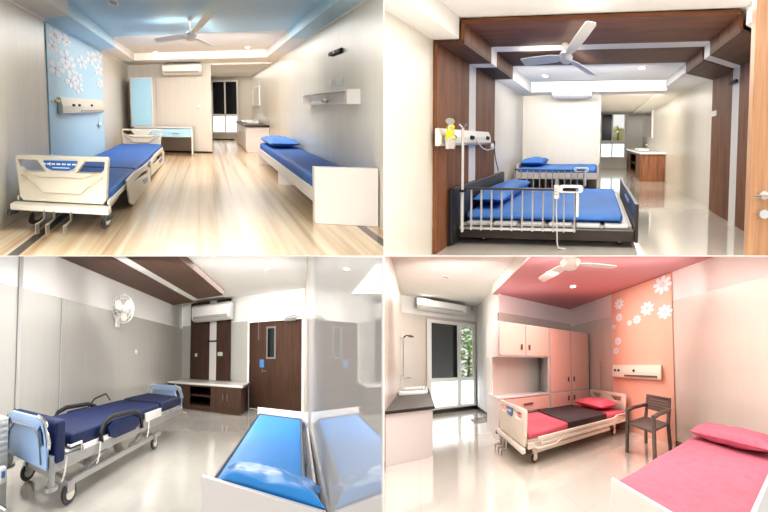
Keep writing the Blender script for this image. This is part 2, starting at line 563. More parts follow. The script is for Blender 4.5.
# ---------------------------------------------------------------- things that several rooms have
def castor(parent, x, y, r=0.06, top=0.2, name='castor', body=SILVER, turn=0.0, axle='x'):
    """a swivel castor under a bed: stem and fork, tyre, hub"""
    k = obj(name, MB().cyl((x, y, r * 1.9), (x, y, top), r * 0.3, seg=10).box(x - r * 0.42, y - r * 0.5, r * 1.1, x + r * 0.42, y + r * 0.5, r * 2.1, r * 0.15), body, parent, smooth=True)
    d = Vector((1, 0, 0)) if axle == 'x' else Vector((0, 1, 0))
    c = Vector((x, y, r))
    w = MB().ring(c, d, r * 0.72, r * 0.28, 20, 8)
    FR[k.name] = FR[parent.name]
    obj('tyre', w, RUBBER, k, smooth=True)
    obj('hub', MB().cyl(c - d * r * 0.3, c + d * r * 0.3, r * 0.55, seg=16), CREAMPLASTIC, k, smooth=True)
    return k


def crank(parent, x, y, z, d=(0, -1), drop=0.17):
    """a folding winding handle under the foot of a bed"""
    p = [(x, y, z), (x + d[0] * 0.05, y + d[1] * 0.05, z - 0.01), (x + d[0] * 0.06, y + d[1] * 0.06, z - drop), (x + d[0] * 0.14, y + d[1] * 0.14, z - drop)]
    k = obj('crank_handle', MB().tube(p, 0.011, 8), STEEL, parent, smooth=True)
    FR[k.name] = FR[parent.name]
    obj('grip', MB().cyl((p[3][0], p[3][1], p[3][2] + 0.01), (p[3][0], p[3][1], p[3][2] - 0.09), 0.016, seg=10), STEEL, k, smooth=True)


def ac_unit(frame, w, h, d, label, front=-1):
    """a split air conditioner on a wall; local x along the wall, the room lies towards y*front"""
    t = thing('air_conditioner', label, 'air conditioner', frame)
    f = front
    prof = [(0, 0.02), (0.0, h), (f * d * 0.75, h), (f * d, h * 0.86), (f * d, h * 0.30), (f * d * 0.9, h * 0.12), (f * d * 0.55, 0)]
    obj('body', MB().plate(prof, [], 'yz', 0, w, 0.006), WHITEP, t, smooth=True)
    obj('air_flap', MB().plate([(f * d * 0.60, -0.006), (f * d * 0.95, h * 0.13), (f * d * 0.985, h * 0.12), (f * d * 0.62, -0.016)], [], 'yz', w * 0.06, w * 0.9), WHITEP, t)
    obj('outlet_slot', MB().plate([(f * d * 0.92, h * 0.13), (f * d * 1.004, h * 0.29), (f * d * 1.006, h * 0.26), (f * d * 0.94, h * 0.115)], [], 'yz', w * 0.04, w * 0.92), WALLGREY, t)
    obj('intake_grille', MB().box(w * 0.03, f * d * 0.1, h, w * 0.97, f * d * 0.72, h + 0.012), WALLGREY, t)
    return t


def ceiling_fan(frame, rod, blade, angles, label, base=0.11):
    """frame at the ceiling; three blades in the plan directions given"""
    t = thing('ceiling_fan', label, 'ceiling fan', frame)
    obj('canopy', MB().cyl((0, 0, -0.06), (0, 0, 0), 0.045, 0.06), WHITEP, t, smooth=True)
    obj('down_rod', MB().cyl((0, 0, -rod), (0, 0, -0.05), 0.014, seg=10), WHITEP, t, smooth=True)
    obj('motor_housing', MB().cyl((0, 0, -rod - 0.02), (0, 0, -rod + 0.03), base, base * 0.6, 24).cyl((0, 0, -rod - 0.08), (0, 0, -rod - 0.02), base * 0.7, base, 24), WHITEP, t, smooth=True)
    for a in angles:
        d = Vector((math.cos(a), math.sin(a), 0))
        n = Vector((-d.y, d.x, 0))
        mb = MB()
        b = bmesh.new()
        z = -rod - 0.03
        pr = []
        for r, wd in ((base * 0.8, 0.035), (base + 0.08, 0.06), (blade * 0.6, 0.065), (blade - 0.02, 0.058), (blade, 0.04)):
            pr.append([b.verts.new(d * r + n * wd * q + Vector((0, 0, z + 0.012 * q + e))) for q, e in ((-1, 0), (1, 0), (1, 0.008), (-1, 0.008))])
        for A, B in zip(pr, pr[1:]):
            for k in range(4):
                b.faces.new((A[k], A[(k + 1) % 4], B[(k + 1) % 4], B[k]))
        b.faces.new(pr[0][::-1]); b.faces.new(pr[-1])
        mb._add(b)
        obj('blade', mb, WHITEP, t)
    return t


def downlight(room, s, t, z, label, lit=True, r=0.06):
    k = thing('ceiling_downlight', label, 'ceiling light', Frame(room, s, t, z), 'downlights of the ' + NAMES[room.quarter])
    obj('bezel', MB().ring((0, 0, -0.004), (0, 0, 1), r, 0.012, 20, 6), WHITEP, k, smooth=True)
    obj('diffuser', MB().cyl((0, 0, -0.008), (0, 0, 0), r, seg=20), LAMPGLOW if lit else WALLGREY, k)
    return k


def switch_plate(frame, w, h, label, n=1, axis='x', sign=1):
    """a small cover plate with rockers; local x or y along the wall"""
    k = thing('switch_plate', label, 'switch', frame, 'switch plates of the ' + NAMES[frame.room.quarter])
    def bx(a0, z0, a1, z1, d0, d1):
        return MB().box(a0, d0 * sign, z0, a1, d1 * sign, z1, 0.002) if axis == 'x' else MB().box(d0 * sign, a0, z0, d1 * sign, a1, z1, 0.002)
    obj('cover', bx(-w / 2, -h / 2, w / 2, h / 2, 0, 0.012), WHITEP, k)
    for i in range(n):
        c = -w / 2 + w * (i + 0.5) / n
        obj('rocker', bx(c - w * 0.3 / n, -h * 0.3, c + w * 0.3 / n, h * 0.3, 0.012, 0.018), OFFWHITE, k)
    return k


def flower(mb, cu, cz, r, plane, a0, a1, n=6, turn=0.0, keep=None, slim=1.0):
    """one printed flower: petals and a small heart, thin as paint"""
    for k in range(n):
        a = turn + 2 * PI * k / n
        if keep is not None and k not in keep:
            continue
        ux, uz = math.cos(a), math.sin(a)
        pts = []
        for q in range(12):
            b = 2 * PI * q / 12
            l, w = r * (0.60 + 0.40 * math.cos(b)), slim * r * 0.27 * math.sin(b) * (1.1 + 0.3 * math.cos(b))
            pts.append((cu + ux * l - uz * w, cz + uz * l + ux * w))
        mb.plate(pts, [], plane, a0, a1)
    return mb


def partition(name, mb, room):
    return struct(name, mb, WHITE, room)


# ================================================================ blue room (upper left quarter of the image)
R = blue_room  # most s, t, z numbers from here on were converted from image pixels
LW, RW, BACK, WIN = -2.2, 1.9, 4.18, 5.9
ZC, ZS = 2.70, 2.52           # ceiling and soffit heights
A0, A1, AC = 1.93, 3.08, 2.86  # the blue band runs from A0 to A1 on the wall, to AC on the ceiling
struct('floor', MB().box(LW - 0.1, 0.9, -0.1, RW + 0.1, WIN + 0.1, 0), MARBLE, R, 'glossy beige striped marble floor')
struct('wall_left', MB().box(LW - 0.1, 0.9, 0, LW, BACK, ZC), BEIGEWALL, R)
struct('wall_right', MB().box(RW, 0.9, 0, RW + 0.1, WIN, ZC), BEIGEWALL, R)
struct('wall_back', MB().box(LW, BACK, 0, 0.24, BACK + 0.12, ZC), BEIGEBACK, R, 'polished beige wall beside the window recess')
struct('wall_recess', MB().box(0.12, BACK + 0.12, 0, 0.24, WIN, ZC), BEIGEWALL, R)
struct('wall_window', MB().box(0.24, WIN, 0, 0.34, WIN + 0.1, 2.47).box(1.38, WIN, 0, RW, WIN + 0.1, 2.47).box(0.34, WIN, 0, 1.38, WIN + 0.1, 0.27).box(0.34, WIN, 2.36, 1.38, WIN + 0.1, 2.47), BEIGEBACK, R)
struct('ceiling', MB().box(LW - 0.1, AC, ZC, RW + 0.1, WIN + 0.1, ZC + 0.1), OFFWHITE, R, 'white ceiling behind the blue band')
struct('ceiling', MB().box(LW - 0.1, 0.9, ZC, RW + 0.1, AC, ZC + 0.1), BLUEPAINT, R, 'blue painted ceiling')
struct('ceiling_soffit', MB().plate([(LW, 0.9), (-1.78, 0.9), (-1.78, A0 - 0.06), (LW, A0)], [], 'xy', ZS, ZC), OFFWHITE, R)
struct('ceiling_soffit', MB().plate([(LW, A0), (-1.78, A0 - 0.06), (-1.78, AC + 0.06), (LW, A1)], [], 'xy', ZS, ZC), BLUEPAINT, R, 'blue part of the ceiling drop')
struct('ceiling_soffit', MB().plate([(LW, A1), (-1.78, AC + 0.06), (-1.78, BACK), (LW, BACK)], [], 'xy', ZS, ZC), OFFWHITE, R)
struct('ceiling_soffit', MB().box(1.59, 0.9, ZS, RW, AC - 0.05, ZC), BLUEPAINT, R, 'blue part of the ceiling drop')
struct('ceiling_soffit', MB().box(1.59, AC - 0.05, ZS, RW, BACK, ZC), OFFWHITE, R)
struct('ceiling_soffit', MB().box(-1.78, 3.78, ZS, 1.59, BACK, ZC), OFFWHITE, R)
struct('ceiling', MB().box(0.24, BACK, 2.47, RW, WIN, ZC), OFFWHITE, R, 'low ceiling of the window recess')
struct('trim_5', MB().box(LW, A0, ZS - 0.03, LW + 0.02, A1, ZS), BLUEPAINT, R)
struct('trim_1', MB().box(LW, 0.9, ZS - 0.03, LW + 0.02, A0, ZS).box(LW, A1, ZS - 0.03, LW + 0.02, BACK, ZS), WHITE, R)
struct('trim_2', MB().box(RW - 0.02, 0.9, ZS - 0.03, RW, BACK, ZS), WHITE, R)
struct('baseboard_back', MB().box(LW, BACK - 0.008, 0, 0.24, BACK, 0.05), DARKSTONE, R)
struct('trim_3', MB().box(-1.76, 0.9, 0, -1.66, 3.2, 0.003), DARKSTONE, R, 'dark inlay strip in the marble under the bed')
struct('trim_4', MB().box(1.66, 0.9, 0, 1.75, 1.74, 0.003), DARKSTONE, R, 'dark inlay strip in the marble by the wall')
# blue accent panel with printed flowers
p = thing('accent_panel', 'tall light blue wall panel printed with white flowers behind the bed', 'wall panel', Frame(R, LW, A0, 0))
obj('board', MB().box(0.002, 0.002, 0.003, 0.02, A1 - A0, ZS - 0.036, 0.003), BLUEPAINT, p)
mb, hearts, nf = MB(), MB(), 0
for cu, cz, r in [(t - A0, z, q) for (t, z), q in zip([(2.057, 2.508), (2.188, 2.448), (2.08, 2.336), (2.251, 2.343), (1.979, 2.183), (2.03, 1.871), (2.222, 2.079), (2.287, 1.937), (2.536, 2.101), (2.76, 2.254), (2.962, 2.424), (3.05, 2.072), (2.296, 1.727), (2.437, 1.812), (2.435, 1.639), (3.067, 1.797)], (.105, .11, .085, .085, .085, .13, .14, .13, .13, .15, .14, .13, .115, .10, .11, .10))]:
    if True:
        cu = min(max(cu, r), A1 - A0 - r)
        cz = min(cz, ZS - 0.05 - r)
        flower(mb, cu, cz, r, 'yz', 0.02, 0.0208 + 0.0006 * nf, 5, cu * 9)
        nf += 1
        hearts.cyl((0.0215, cu, cz), (0.0325, cu, cz), r * 0.18, seg=8)
obj('flower_print', mb, PRINTWHITE, p, label='white five-petal flower print')
obj('heart_dot_print', hearts, PRINTPINK, p)
# bedhead gas and power console
c0, c1 = (2.05, 1.448), (2.969, 1.185)
k = thing('bedhead_console', 'long white power and gas console on the blue panel', 'console', Frame(R, LW + 0.024, c0[0], c1[1]))
L, H = c1[0] - c0[0], c0[1] - c1[1]
obj('housing', MB().plate([(0, 0.02), (0.0, H), (0.05, H), (0.085, H * 0.5), (0.085, 0.02), (0.05, 0)], [], 'xz', 0, L, 0.004), CREAMPLASTIC, k)
obj('rail', MB().box(0.085, L * 0.36, H * 0.16, 0.10, L * 0.97, H * 0.23), SILVER, k)
for q in (0.20, 0.32, 0.62):
    o = obj('gas_outlet', MB().cyl((0.06, L * q, H * 0.56), (0.098, L * q, H * 0.54), 0.022, 0.02, 16), BLACKP, k, smooth=True)
k = thing('flow_valve', 'small yellow valve beside the white console on the blue panel', 'valve', Frame(R, LW + 0.0235, 2.017, 1.389))
obj('knob', MB().cyl((0, 0, 0), (0.05, 0, 0), 0.022, seg=12).cyl((0.05, 0, 0), (0.06, 0, 0), 0.026, 0.02, 12), YELLOW, k, smooth=True)
obj('outlet', MB().cyl((0, -0.045, -0.005), (0.02, -0.045, -0.005), 0.018, seg=12), WHITEP, k, smooth=True)
k = thing('call_handset', 'white nurse call handset hanging from the console on the blue panel', 'handset', Frame(R, LW + 0.06, 2.896, 0.911))
obj('body', MB().sph((0, 0, 0.03), 0.02, 0.035, 0.055), WHITEP, k, smooth=True)
obj('cord', MB().tube([(0, 0, 0.08), (0.0, 0.02, 0.13), (-0.01, 0.03, 0.17)], 0.005, 6), WHITEP, k, smooth=True)

# profiling hospital bed
BX0, BX1, BY = -2.07, -1.0, 1.451
W2 = (BX1 - BX0) / 2
bed = thing('hospital_bed', 'ivory hospital bed with royal blue mattress by the blue flowered panel', 'hospital bed', Frame(R, (BX0 + BX1) / 2, BY, 0))
ft, fb = 0.778, 0.281
def end_board(y, top, bot, w, name, th=0.035):
    out = [(-w * 0.86, bot), (w * 0.86, bot), (w * 0.93, bot + 0.05), (w, top - 0.02), (w * 0.96, top), (-w * 0.96, top), (-w, top - 0.02), (-w * 0.93, bot + 0.05)]
    h = top - bot
    hl = [(-w * 0.92, top - h * 0.10), (-w * 0.52, top - h * 0.10), (-w * 0.34, top - h * 0.34), (-w * 0.82, top - h * 0.34), (-w * 0.90, top - h * 0.26)]
    hr = [(-a, b) for a, b in hl][::-1]
    e = obj(name, MB().plate(out, [hl, hr], 'xz', y, y + th, 0.008), CREAMPLASTIC, bed, smooth=True)
    rid = MB()
    z0, z1 = top - h * 0.42, top - h * 0.80
    s = -0.004 if y < 1 else -0.004
    rid.tube([(-w * 0.86, y + s, z0), (-w * 0.50, y + s, z1 + 0.05), (-w * 0.40, y + s, z1), (w * 0.40, y + s, z1), (w * 0.52, y + s, z1 + 0.06), (w * 0.88, y + s, z0)], 0.008, 6)
    rid.tube([(-w * 0.84, y + s, z0 + 0.05), (-w * 0.45, y + s, z0 - 0.02), (w * 0.45, y + s, z0 - 0.02), (w * 0.84, y + s, z0 + 0.05)], 0.006, 6)
    obj('moulding_rib', rid, CREAMPLASTIC, e, smooth=True)
    return e
e = end_board(0.0, ft, fb, W2, 'footboard')
w, h = W2, ft - fb
q = obj('badge', MB().plate([(-w * 0.36, ft - h * 0.09), (w * 0.36, ft - h * 0.09), (w * 0.30, ft - h * 0.24), (w * 0.18, ft - h * 0.30), (-w * 0.18, ft - h * 0.30), (-w * 0.30, ft - h * 0.24)], [], 'xz', -0.008, 0.002), BLUEPLAQUE, e, label='blue maker plate with white lettering')
FR[q.name] = FR[bed.name]
mk = MB()
for i, (a, b) in enumerate([(-.17, .04), (-.12, .035), (-.075, .03), (-.03, .035), (.02, .035), (.07, .03), (.115, .035)]):
    mk.box(a * w / 0.5 * 1.15, -0.010, ft - h * 0.175, (a + b) * w / 0.5 * 1.15, -0.007, ft - h * 0.145)
mk.plate([(-w * 0.24, ft - h * 0.16), (-w * 0.215, ft - h * 0.12), (-w * 0.19, ft - h * 0.16), (-w * 0.215, ft - h * 0.20)], [], 'xz', -0.010, -0.007)
mk.box(-w * 0.16, -0.010, ft - h * 0.245, w * 0.20, -0.007, ft - h * 0.23)
end_board(2.06, 0.763, 0.36, W2 * 0.96, 'headboard')
obj('badge_lettering', mk, WHITEP, q)
obj('end_bar', MB().box(-W2 - 0.02, -0.05, fb - 0.075, W2 + 0.02, 0.0, fb + 0.0, 0.012), IVORYMETAL, bed)
for sx in (-1, 1):
    obj('bumper_roller', MB().cyl((sx * (W2 + 0.0), -0.03, fb - 0.11), (sx * (W2 + 0.0), -0.03, fb - 0.07), 0.045, seg=20), RUBBER, bed, smooth=True)
    obj('side_rail_beam', MB().box(sx * W2 - 0.03 * (sx > 0), 0.0, fb + 0.0, sx * W2 + 0.03 * (sx < 0), 2.06, fb + 0.05, 0.006), IVORYMETAL, bed)
obj('base_frame', MB().box(-W2 * 0.8, 0.12, 0.14, -W2 * 0.74, 1.95, 0.18).box(W2 * 0.74, 0.12, 0.14, W2 * 0.8, 1.95, 0.18).box(-W2 * 0.8, 0.10, 0.13, W2 * 0.8, 0.16, 0.19).box(-W2 * 0.8, 1.92, 0.13, W2 * 0.8, 1.98, 0.19).box(-0.05, 0.4, 0.18, 0.05, 0.5, 0.3).box(-0.05, 1.5, 0.18, 0.05, 1.6, 0.3), IVORYMETAL, bed)
for x, y in ((W2 - 0.08, 0.06), (-W2 + 0.16, 0.06), (W2 - 0.08, 1.95), (-W2 + 0.16, 1.95)):
    castor(bed, x, y, 0.08, 0.23)
for x in (-0.16, -0.05, 0.14):
    crank(bed, x, 0.0, fb - 0.04, (0.1, -0.9), 0.10)
ml = 0.402
obj('mattress_deck', MB().box(-W2 + 0.02, 0.05, fb + 0.05, W2 - 0.02, 2.05, ml - 0.08, 0.01), IVORYMETAL, bed)
m = obj('mattress', MB().pad(-W2 + 0.015, 0.045, ml - 0.1, W2 - 0.015, 2.05, ml + 0.005, 0.035, 14, 0.004), ROYAL, bed, smooth=True)
obj('seam', MB().box(-W2 + 0.02, 0.62, ml - 0.002, W2 - 0.02, 0.628, ml + 0.012), NAVY, m)
def guard(pts, hole, name):
    g = obj(name, MB().plate(pts, hole, 'yz', W2 + 0.02, W2 + 0.055, 0.008), CREAMPLASTIC, bed, smooth=True)
    return g
SX = -0.96
nb = [(t - BY, z) for t, z in [(1.777, 0.095), (1.724, 0.412), (1.922, 0.424), (2.299, 0.371), (2.489, 0.244), (2.492, -0.003), (1.865, 0.011)]]
hb = [(t - BY, z) for t, z in [(1.929, 0.311), (2.071, 0.321), (2.375, 0.266), (2.371, 0.209), (1.942, 0.298)]]
g = guard(nb, [hb], 'side_guard')
obj('guard_plaque', MB().plate([(t - BY, z) for t, z in [(2.145, 0.205), (2.341, 0.157), (2.357, 0.083), (2.213, 0.108)]], [], 'yz', W2 + 0.054, W2 + 0.06), BLUEPLAQUE, g)
nb = [(t - BY, z) for t, z in [(2.525, 0.087), (2.547, 0.345), (2.798, 0.39), (3.209, 0.382), (3.432, 0.26), (3.377, -0.005)]]
hb = [(t - BY, z) for t, z in [(2.645, 0.272), (2.852, 0.313), (3.241, 0.305), (3.27, 0.194), (2.696, 0.225)]]
g = guard(nb, [hb], 'side_guard')
obj('guard_plaque', MB().plate([(t - BY, z) for t, z in [(2.974, 0.2), (3.195, 0.197), (3.226, 0.108), (3.036, 0.114)]], [], 'yz', W2 + 0.054, W2 + 0.06), BLUEPLAQUE, g)
obj('guard_arm', MB().tube([(W2, 0.5, fb + 0.03), (W2 + 0.03, 0.42, fb + 0.08), (W2 + 0.03, 0.36, ml - 0.04)], 0.012), STEEL, bed, smooth=True)
obj('guard_arm', MB().tube([(W2, 1.2, fb + 0.03), (W2 + 0.03, 1.2, ml - 0.04)], 0.012), STEEL, bed, smooth=True)

# attendant's couch
t0, t1 = 1.728, 3.405
cx = 1.226
zt = 0.636
couch = thing('daybed', 'low white laminate cot with blue mattress along the beige wall', 'bed', Frame(R, cx, t0, 0))
CL, CW = t1 - t0, RW - cx - 0.012
zb0, zb1 = 0.383, 0.234
obj('end_panel', MB().box(0, 0, 0, CW, 0.03, zt, 0.004), LAMINATE, couch)
obj('end_panel', MB().box(0, CL, 0, CW, CL + 0.03, 0.604, 0.004), LAMINATE, couch)
obj('side_board', MB().box(0.0, 0.03, zb1, 0.025, CL, zb0, 0.003), LAMINATE, couch)
obj('side_board', MB().box(CW - 0.025, 0.03, zb1, CW, CL, zb0, 0.003), LAMINATE, couch)
obj('support_panel', MB().box(0.03, CL * 0.5, 0, CW - 0.03, CL * 0.5 + 0.03, zb0 - 0.04), LAMINATE, couch)
obj('slat_base', MB().box(0.025, 0.03, zb0 - 0.06, CW - 0.025, CL, zb0 - 0.03), LAMINATE, couch)
mz = 0.49
obj('mattress', MB().pad(0.02, 0.035, zb0 - 0.03, CW - 0.01, CL - 0.01, mz + 0.02, 0.05, 12, 0.006), ROYAL, couch, smooth=True)
pl = tag(obj('pillow', MB().cushion(0.03, CL - 0.50, 0, CW - 0.06, CL - 0.03, 0.17, 18, 0.008, pinch=0.04), ROYAL2, None, Frame(R, cx, t0, mz + 0.034), smooth=True), 'plump blue pillow on the white laminate cot', 'pillow')

# wall things on the beige side wall
sp = (1.922, 1.516)
s0, s1 = (1.923, 1.336), (2.735, 1.509)
sh = thing('wall_shelf', 'long open white box shelf on the beige wall above the cot', 'shelf', Frame(R, 1.75, sp[0], s0[1]))
SL, SH, SD = s1[0] - sp[0], sp[1] - s0[1], RW - 1.75
obj('bottom_board', MB().box(0, 0, 0, SD, SL, 0.02), LAMINATE, sh)
obj('top_board', MB().box(0, 0, SH - 0.02, SD, SL, SH), LAMINATE, sh)
obj('side_board', MB().box(0, 0, 0.02, SD, 0.025, SH - 0.02), LAMINATE, sh)
obj('side_board', MB().box(0, SL - 0.025, 0.02, SD, SL, SH - 0.02), LAMINATE, sh)
obj('back_board', MB().box(SD - 0.012, 0.025, 0.02, SD, SL - 0.025, SH - 0.02), LAMINATE, sh)
cb = thing('coiled_cable', 'loose coil of pale cable lying in the white box shelf', 'cable', Frame(R, 1.75, sp[0] + SL * 0.5, s0[1] + 0.02))
obj('loop', MB().ring((0.06, 0, 0.03), (0.5, 0.2, 1), 0.035, 0.008, 18, 6).ring((0.07, 0.03, 0.04), (0.9, 0.1, 0.5), 0.03, 0.007, 18, 6).tube([(0.06, 0.03, 0.01), (0.05, 0.15, 0.01), (0.07, 0.28, 0.01)], 0.006), SILVER, cb, smooth=True)
b0 = (2.131, 1.997)
b1 = (2.318, 2.012)
br = thing('wall_bracket', 'black wall bracket high on the beige wall above the shelf', 'bracket', Frame(R, RW, b0[0], b1[1]))
obj('arm', MB().box(-0.05, 0, 0.02, -0.015, b1[0] - b0[0], 0.075, 0.01), BLACKP, br)
obj('mount', MB().box(-0.015, 0.02, 0.01, 0, b1[0] - b0[0] - 0.02, 0.085), BLACKP, br)
obj('screw_cover', MB().cyl((-0.056, 0.09, 0.048), (-0.05, 0.09, 0.048), 0.014, seg=12), SILVER, br)
switch_plate(Frame(R, RW, *(2.328, 1.651)), 0.06, 0.09, 'small single socket plate, left of two over the white box shelf', 1, 'y', -1)
switch_plate(Frame(R, RW, *(2.177, 1.647)), 0.10, 0.10, 'wider double socket plate, right of two over the white box shelf', 2, 'y', -1)

# desk, cabinet and air conditioner on the polished back wall
FT = 3.88
d0, d1 = (-1.309, 0.765), (-0.296, 0.035)
desk = thing('writing_desk', 'small white desk with blue drawer against the polished back wall', 'desk', Frame(R, d0[0] - 0.6, FT, 0))
DW, DD = d1[0] - d0[0] + 0.6, BACK - FT - 0.012
dz = d0[1]
obj('desk_top', MB().box(0, 0, dz - 0.03, DW, DD, dz, 0.004), LAMINATE, desk)
obj('side_panel', MB().box(0, 0, 0, 0.03, DD, dz - 0.03), LAMINATE, desk)
obj('side_panel', MB().box(DW - 0.035, 0, 0, DW, DD, dz - 0.03), LAMINATE, desk)
obj('apron', MB().box(0.03, 0.02, dz - 0.29, DW - 0.035, DD, dz - 0.27), LAMINATE, desk)
for a, b in ((0.04, DW * 0.46), (DW * 0.47, DW - 0.04)):
    dr = obj('drawer', MB().box(a, -0.012, dz - 0.26, b, 0.01, dz - 0.045, 0.004), BLUELAM, desk, label='light blue drawer front')
    FR[dr.name] = FR[desk.name]
    obj('handle', MB().box((a + b) / 2 - 0.09, -0.024, dz - 0.17, (a + b) / 2 + 0.09, -0.012, dz - 0.14, 0.003), STEEL, dr)
w0, w1 = (-1.979, 2.094), (-1.352, 0.738)
wc = thing('tall_cupboard', 'narrow tall white cupboard with light blue door on the desk end', 'cupboard', Frame(R, w0[0], FT, dz + 0.002))
ww, wh = w1[0] - w0[0], w0[1] - dz
obj('carcass', MB().plate([(0, 0), (ww, 0), (ww, wh), (0, wh)], [[(0.03, 0.03), (ww - 0.03, 0.03), (ww - 0.03, wh - 0.03), (0.03, wh - 0.03)]], 'xz', 0, DD).box(0.01, DD - 0.02, 0.01, ww - 0.01, DD - 0.001, wh - 0.01), LAMINATE, wc)
dr = obj('door', MB().box(0.035, -0.006, 0.035, ww - 0.035, 0.018, wh - 0.035, 0.003), BLUELAM, wc, label='light blue door')
FR[dr.name] = FR[wc.name]
obj('handle', MB().box(ww - 0.075, -0.02, wh * 0.42, ww - 0.06, -0.006, wh * 0.54, 0.003), STEEL, dr)
a0, a1 = (-1.099, 2.51), (-0.019, 2.184)
ac_unit(Frame(R, a0[0], BACK, a1[1]), a1[0] - a0[0], 0.29, 0.2, 'white split air conditioner over the polished beige back wall, blue room')
pt = (-0.113, 1.314)
switch_plate(Frame(R, pt[0], BACK, pt[1]), 0.09, 0.09, 'single white switch on the polished beige back wall', 1, 'x', -1)

# window of the recess
wn = struct('window_1', MB().plate([(0.34, 0.27), (1.38, 0.27), (1.38, 2.36), (0.34, 2.36)], [[(0.40, 0.33), (0.84, 0.33), (0.84, 0.93), (0.40, 0.93)], [(0.90, 0.33), (1.32, 0.33), (1.32, 0.93), (0.90, 0.93)], [(0.40, 1.02), (0.84, 1.02), (0.84, 2.28), (0.40, 2.28)], [(0.90, 1.02), (1.32, 1.02), (1.32, 2.28), (0.90, 2.28)]], 'xz', WIN - 0.03, WIN + 0.05), WHITEP, R, 'white framed window with dark upper panes')
for x0, x1 in ((0.39, 0.85), (0.89, 1.33)):
    obj('frosted_pane', MB().box(x0, WIN + 0.01, 0.32, x1, WIN + 0.02, 0.94), FROST, wn, label='bright frosted lower pane')
    obj('pane', MB().box(x0, WIN + 0.01, 1.01, x1, WIN + 0.02, 2.29), DARKGLASS, wn, label='dark upper pane')
struct('baseboard_window', MB().box(0.24, WIN - 0.01, 0, 1.2, WIN, 0.05), DARKSTONE, R)

# washing counter at the side of the recess
k0 = (1.224, 4.37)
ch = 0.782
ct = thing('wash_counter', 'white washing counter with black stone top beside the recess window', 'counter', Frame(R, k0[0], k0[1], 0))
cw, cl = RW - k0[0] - 0.012, 1.15
obj('cabinet', MB().box(0, 0, 0.05, cw, cl, ch - 0.05), LAMINATE, ct)
obj('plinth', MB().box(0.03, 0.0, 0, cw, cl, 0.05), LAMINATE, ct)
obj('stone_top', MB().box(-0.03, -0.03, ch - 0.05, cw, cl + 0.03, ch, 0.006), GRANITE, ct, label='black granite top')
for i in range(2):
    y0, y1 = 0.08 + i * cl * 0.47, 0.05 + (i + 1) * cl * 0.47
    dr = obj('door', MB().box(-0.014, y0, 0.09, 0, y1, ch - 0.09, 0.003), GREYLAM, ct)
    FR[dr.name] = FR[ct.name]
    obj('handle', MB().box(-0.03, y1 - 0.09 if i == 0 else y0 + 0.06, ch * 0.5, -0.014, y1 - 0.06 if i == 0 else y0 + 0.09, ch * 0.66), STEEL, dr)
bs = thing('wash_basin', 'white counter basin on the black stone top in the blue room', 'basin', Frame(R, k0[0] + 0.3, k0[1] + 0.65, ch + 0.002))
obj('bowl', MB().plate(rrect(-0.2, -0.28, 0.26, 0.28, 0.06), [rrect(-0.17, -0.25, 0.23, 0.25, 0.05)], 'xy', 0, 0.07, 0.006), CERAMIC, bs, smooth=True)
obj('bowl_floor', MB().plate(rrect(-0.175, -0.255, 0.235, 0.255, 0.05), [], 'xy', 0.0, 0.012), CERAMIC, bs)
m0, m1 = (5.708, 2.008), (5.048, 1.333)
mr = thing('wall_mirror', 'framed mirror on the side wall over the black stone counter', 'mirror', Frame(R, RW, m1[0], m1[1]))
ml_, mh = m0[0] - m1[0], m0[1] - m1[1]
obj('frame', MB().plate([(0, 0), (ml_, 0), (ml_, mh), (0, mh)], [[(0.04, 0.04), (ml_ - 0.04, 0.04), (ml_ - 0.04, mh - 0.04), (0.04, mh - 0.04)]], 'yz', -0.035, 0), WHITEP, mr)
obj('glass', MB().box(-0.02, 0.035, 0.035, -0.01, ml_ - 0.035, mh - 0.035), MIRROR, mr)

# ceiling things
ceiling_fan(Frame(R, -0.172, 2.345, ZC), 0.26, 0.62, [math.radians(a) for a in (170, 298, 50)], 'white three-blade ceiling fan under the blue ceiling', 0.10)
downlight(R, *(-1.188, 3.732), ZC, 'small round downlight in the white ceiling left of the fan, blue room')
downlight(R, *(1.081, 3.584), ZC, 'small round downlight in the white ceiling right of the fan, blue room')
downlight(R, *(-1.179, 1.927), ZC, 'small dark round spotlight in the blue ceiling', False)


# ================================================================ wood room (upper right quarter of the image)
R = wood_room
LW, RW, BACK, WIN = -1.735, 2.03, 3.12, 6.15
ZS, ZC = 2.25, 2.47
SH = 0.27                                      # uprights by the far-side wall pushed deeper to match the image
PT = 0.045                                    # thickness of the wooden cladding
F0, F1, F2, F3 = 1.378, 1.74, 1.84, 2.19      # depths of the two wooden arches
struct('floor', MB().box(LW - 0.1, 0.9, -0.1, RW + 0.1, WIN + 0.1, 0), CREAMFLOOR, R, 'polished cream tile floor')
struct('wall_left', MB().box(LW - 0.1, 0.9, 0, LW, BACK, ZC + 0.1), CREAMWALL, R)
struct('wall_right', MB().box(RW, 0.9, 0, RW + 0.1, WIN, ZC + 0.1), CREAMWALL, R)
bx = 0.073
struct('wall_back', MB().box(LW, BACK, 0, bx, BACK + 0.1, ZC + 0.1), CREAMBACK, R, 'polished cream wall behind the second bed')
struct('wall_recess', MB().box(bx - 0.1, BACK + 0.1, 0, bx, WIN, ZC + 0.1), CREAMWALL, R)
w0, w1 = (0.145, 2.803), (1.268, 0.444)
struct('wall_window', MB().box(bx, WIN, 0, w0[0], WIN + 0.1, 2.6).box(w1[0], WIN, 0, RW, WIN + 0.1, 2.6).box(w0[0], WIN, 0, w1[0], WIN + 0.1, w1[1]).box(w0[0], WIN, w0[1], w1[0], WIN + 0.1, 2.6), CREAMBACK, R)
struct('ceiling', MB().box(LW - 0.1, 0.9, ZC, RW + 0.1, BACK + 0.1, ZC + 0.1), WHITE, R, 'white ceiling of the wood room')
struct('ceiling', MB().box(bx, BACK + 0.1, ZS + 0.12, RW, WIN, ZC), OFFWHITE, R)
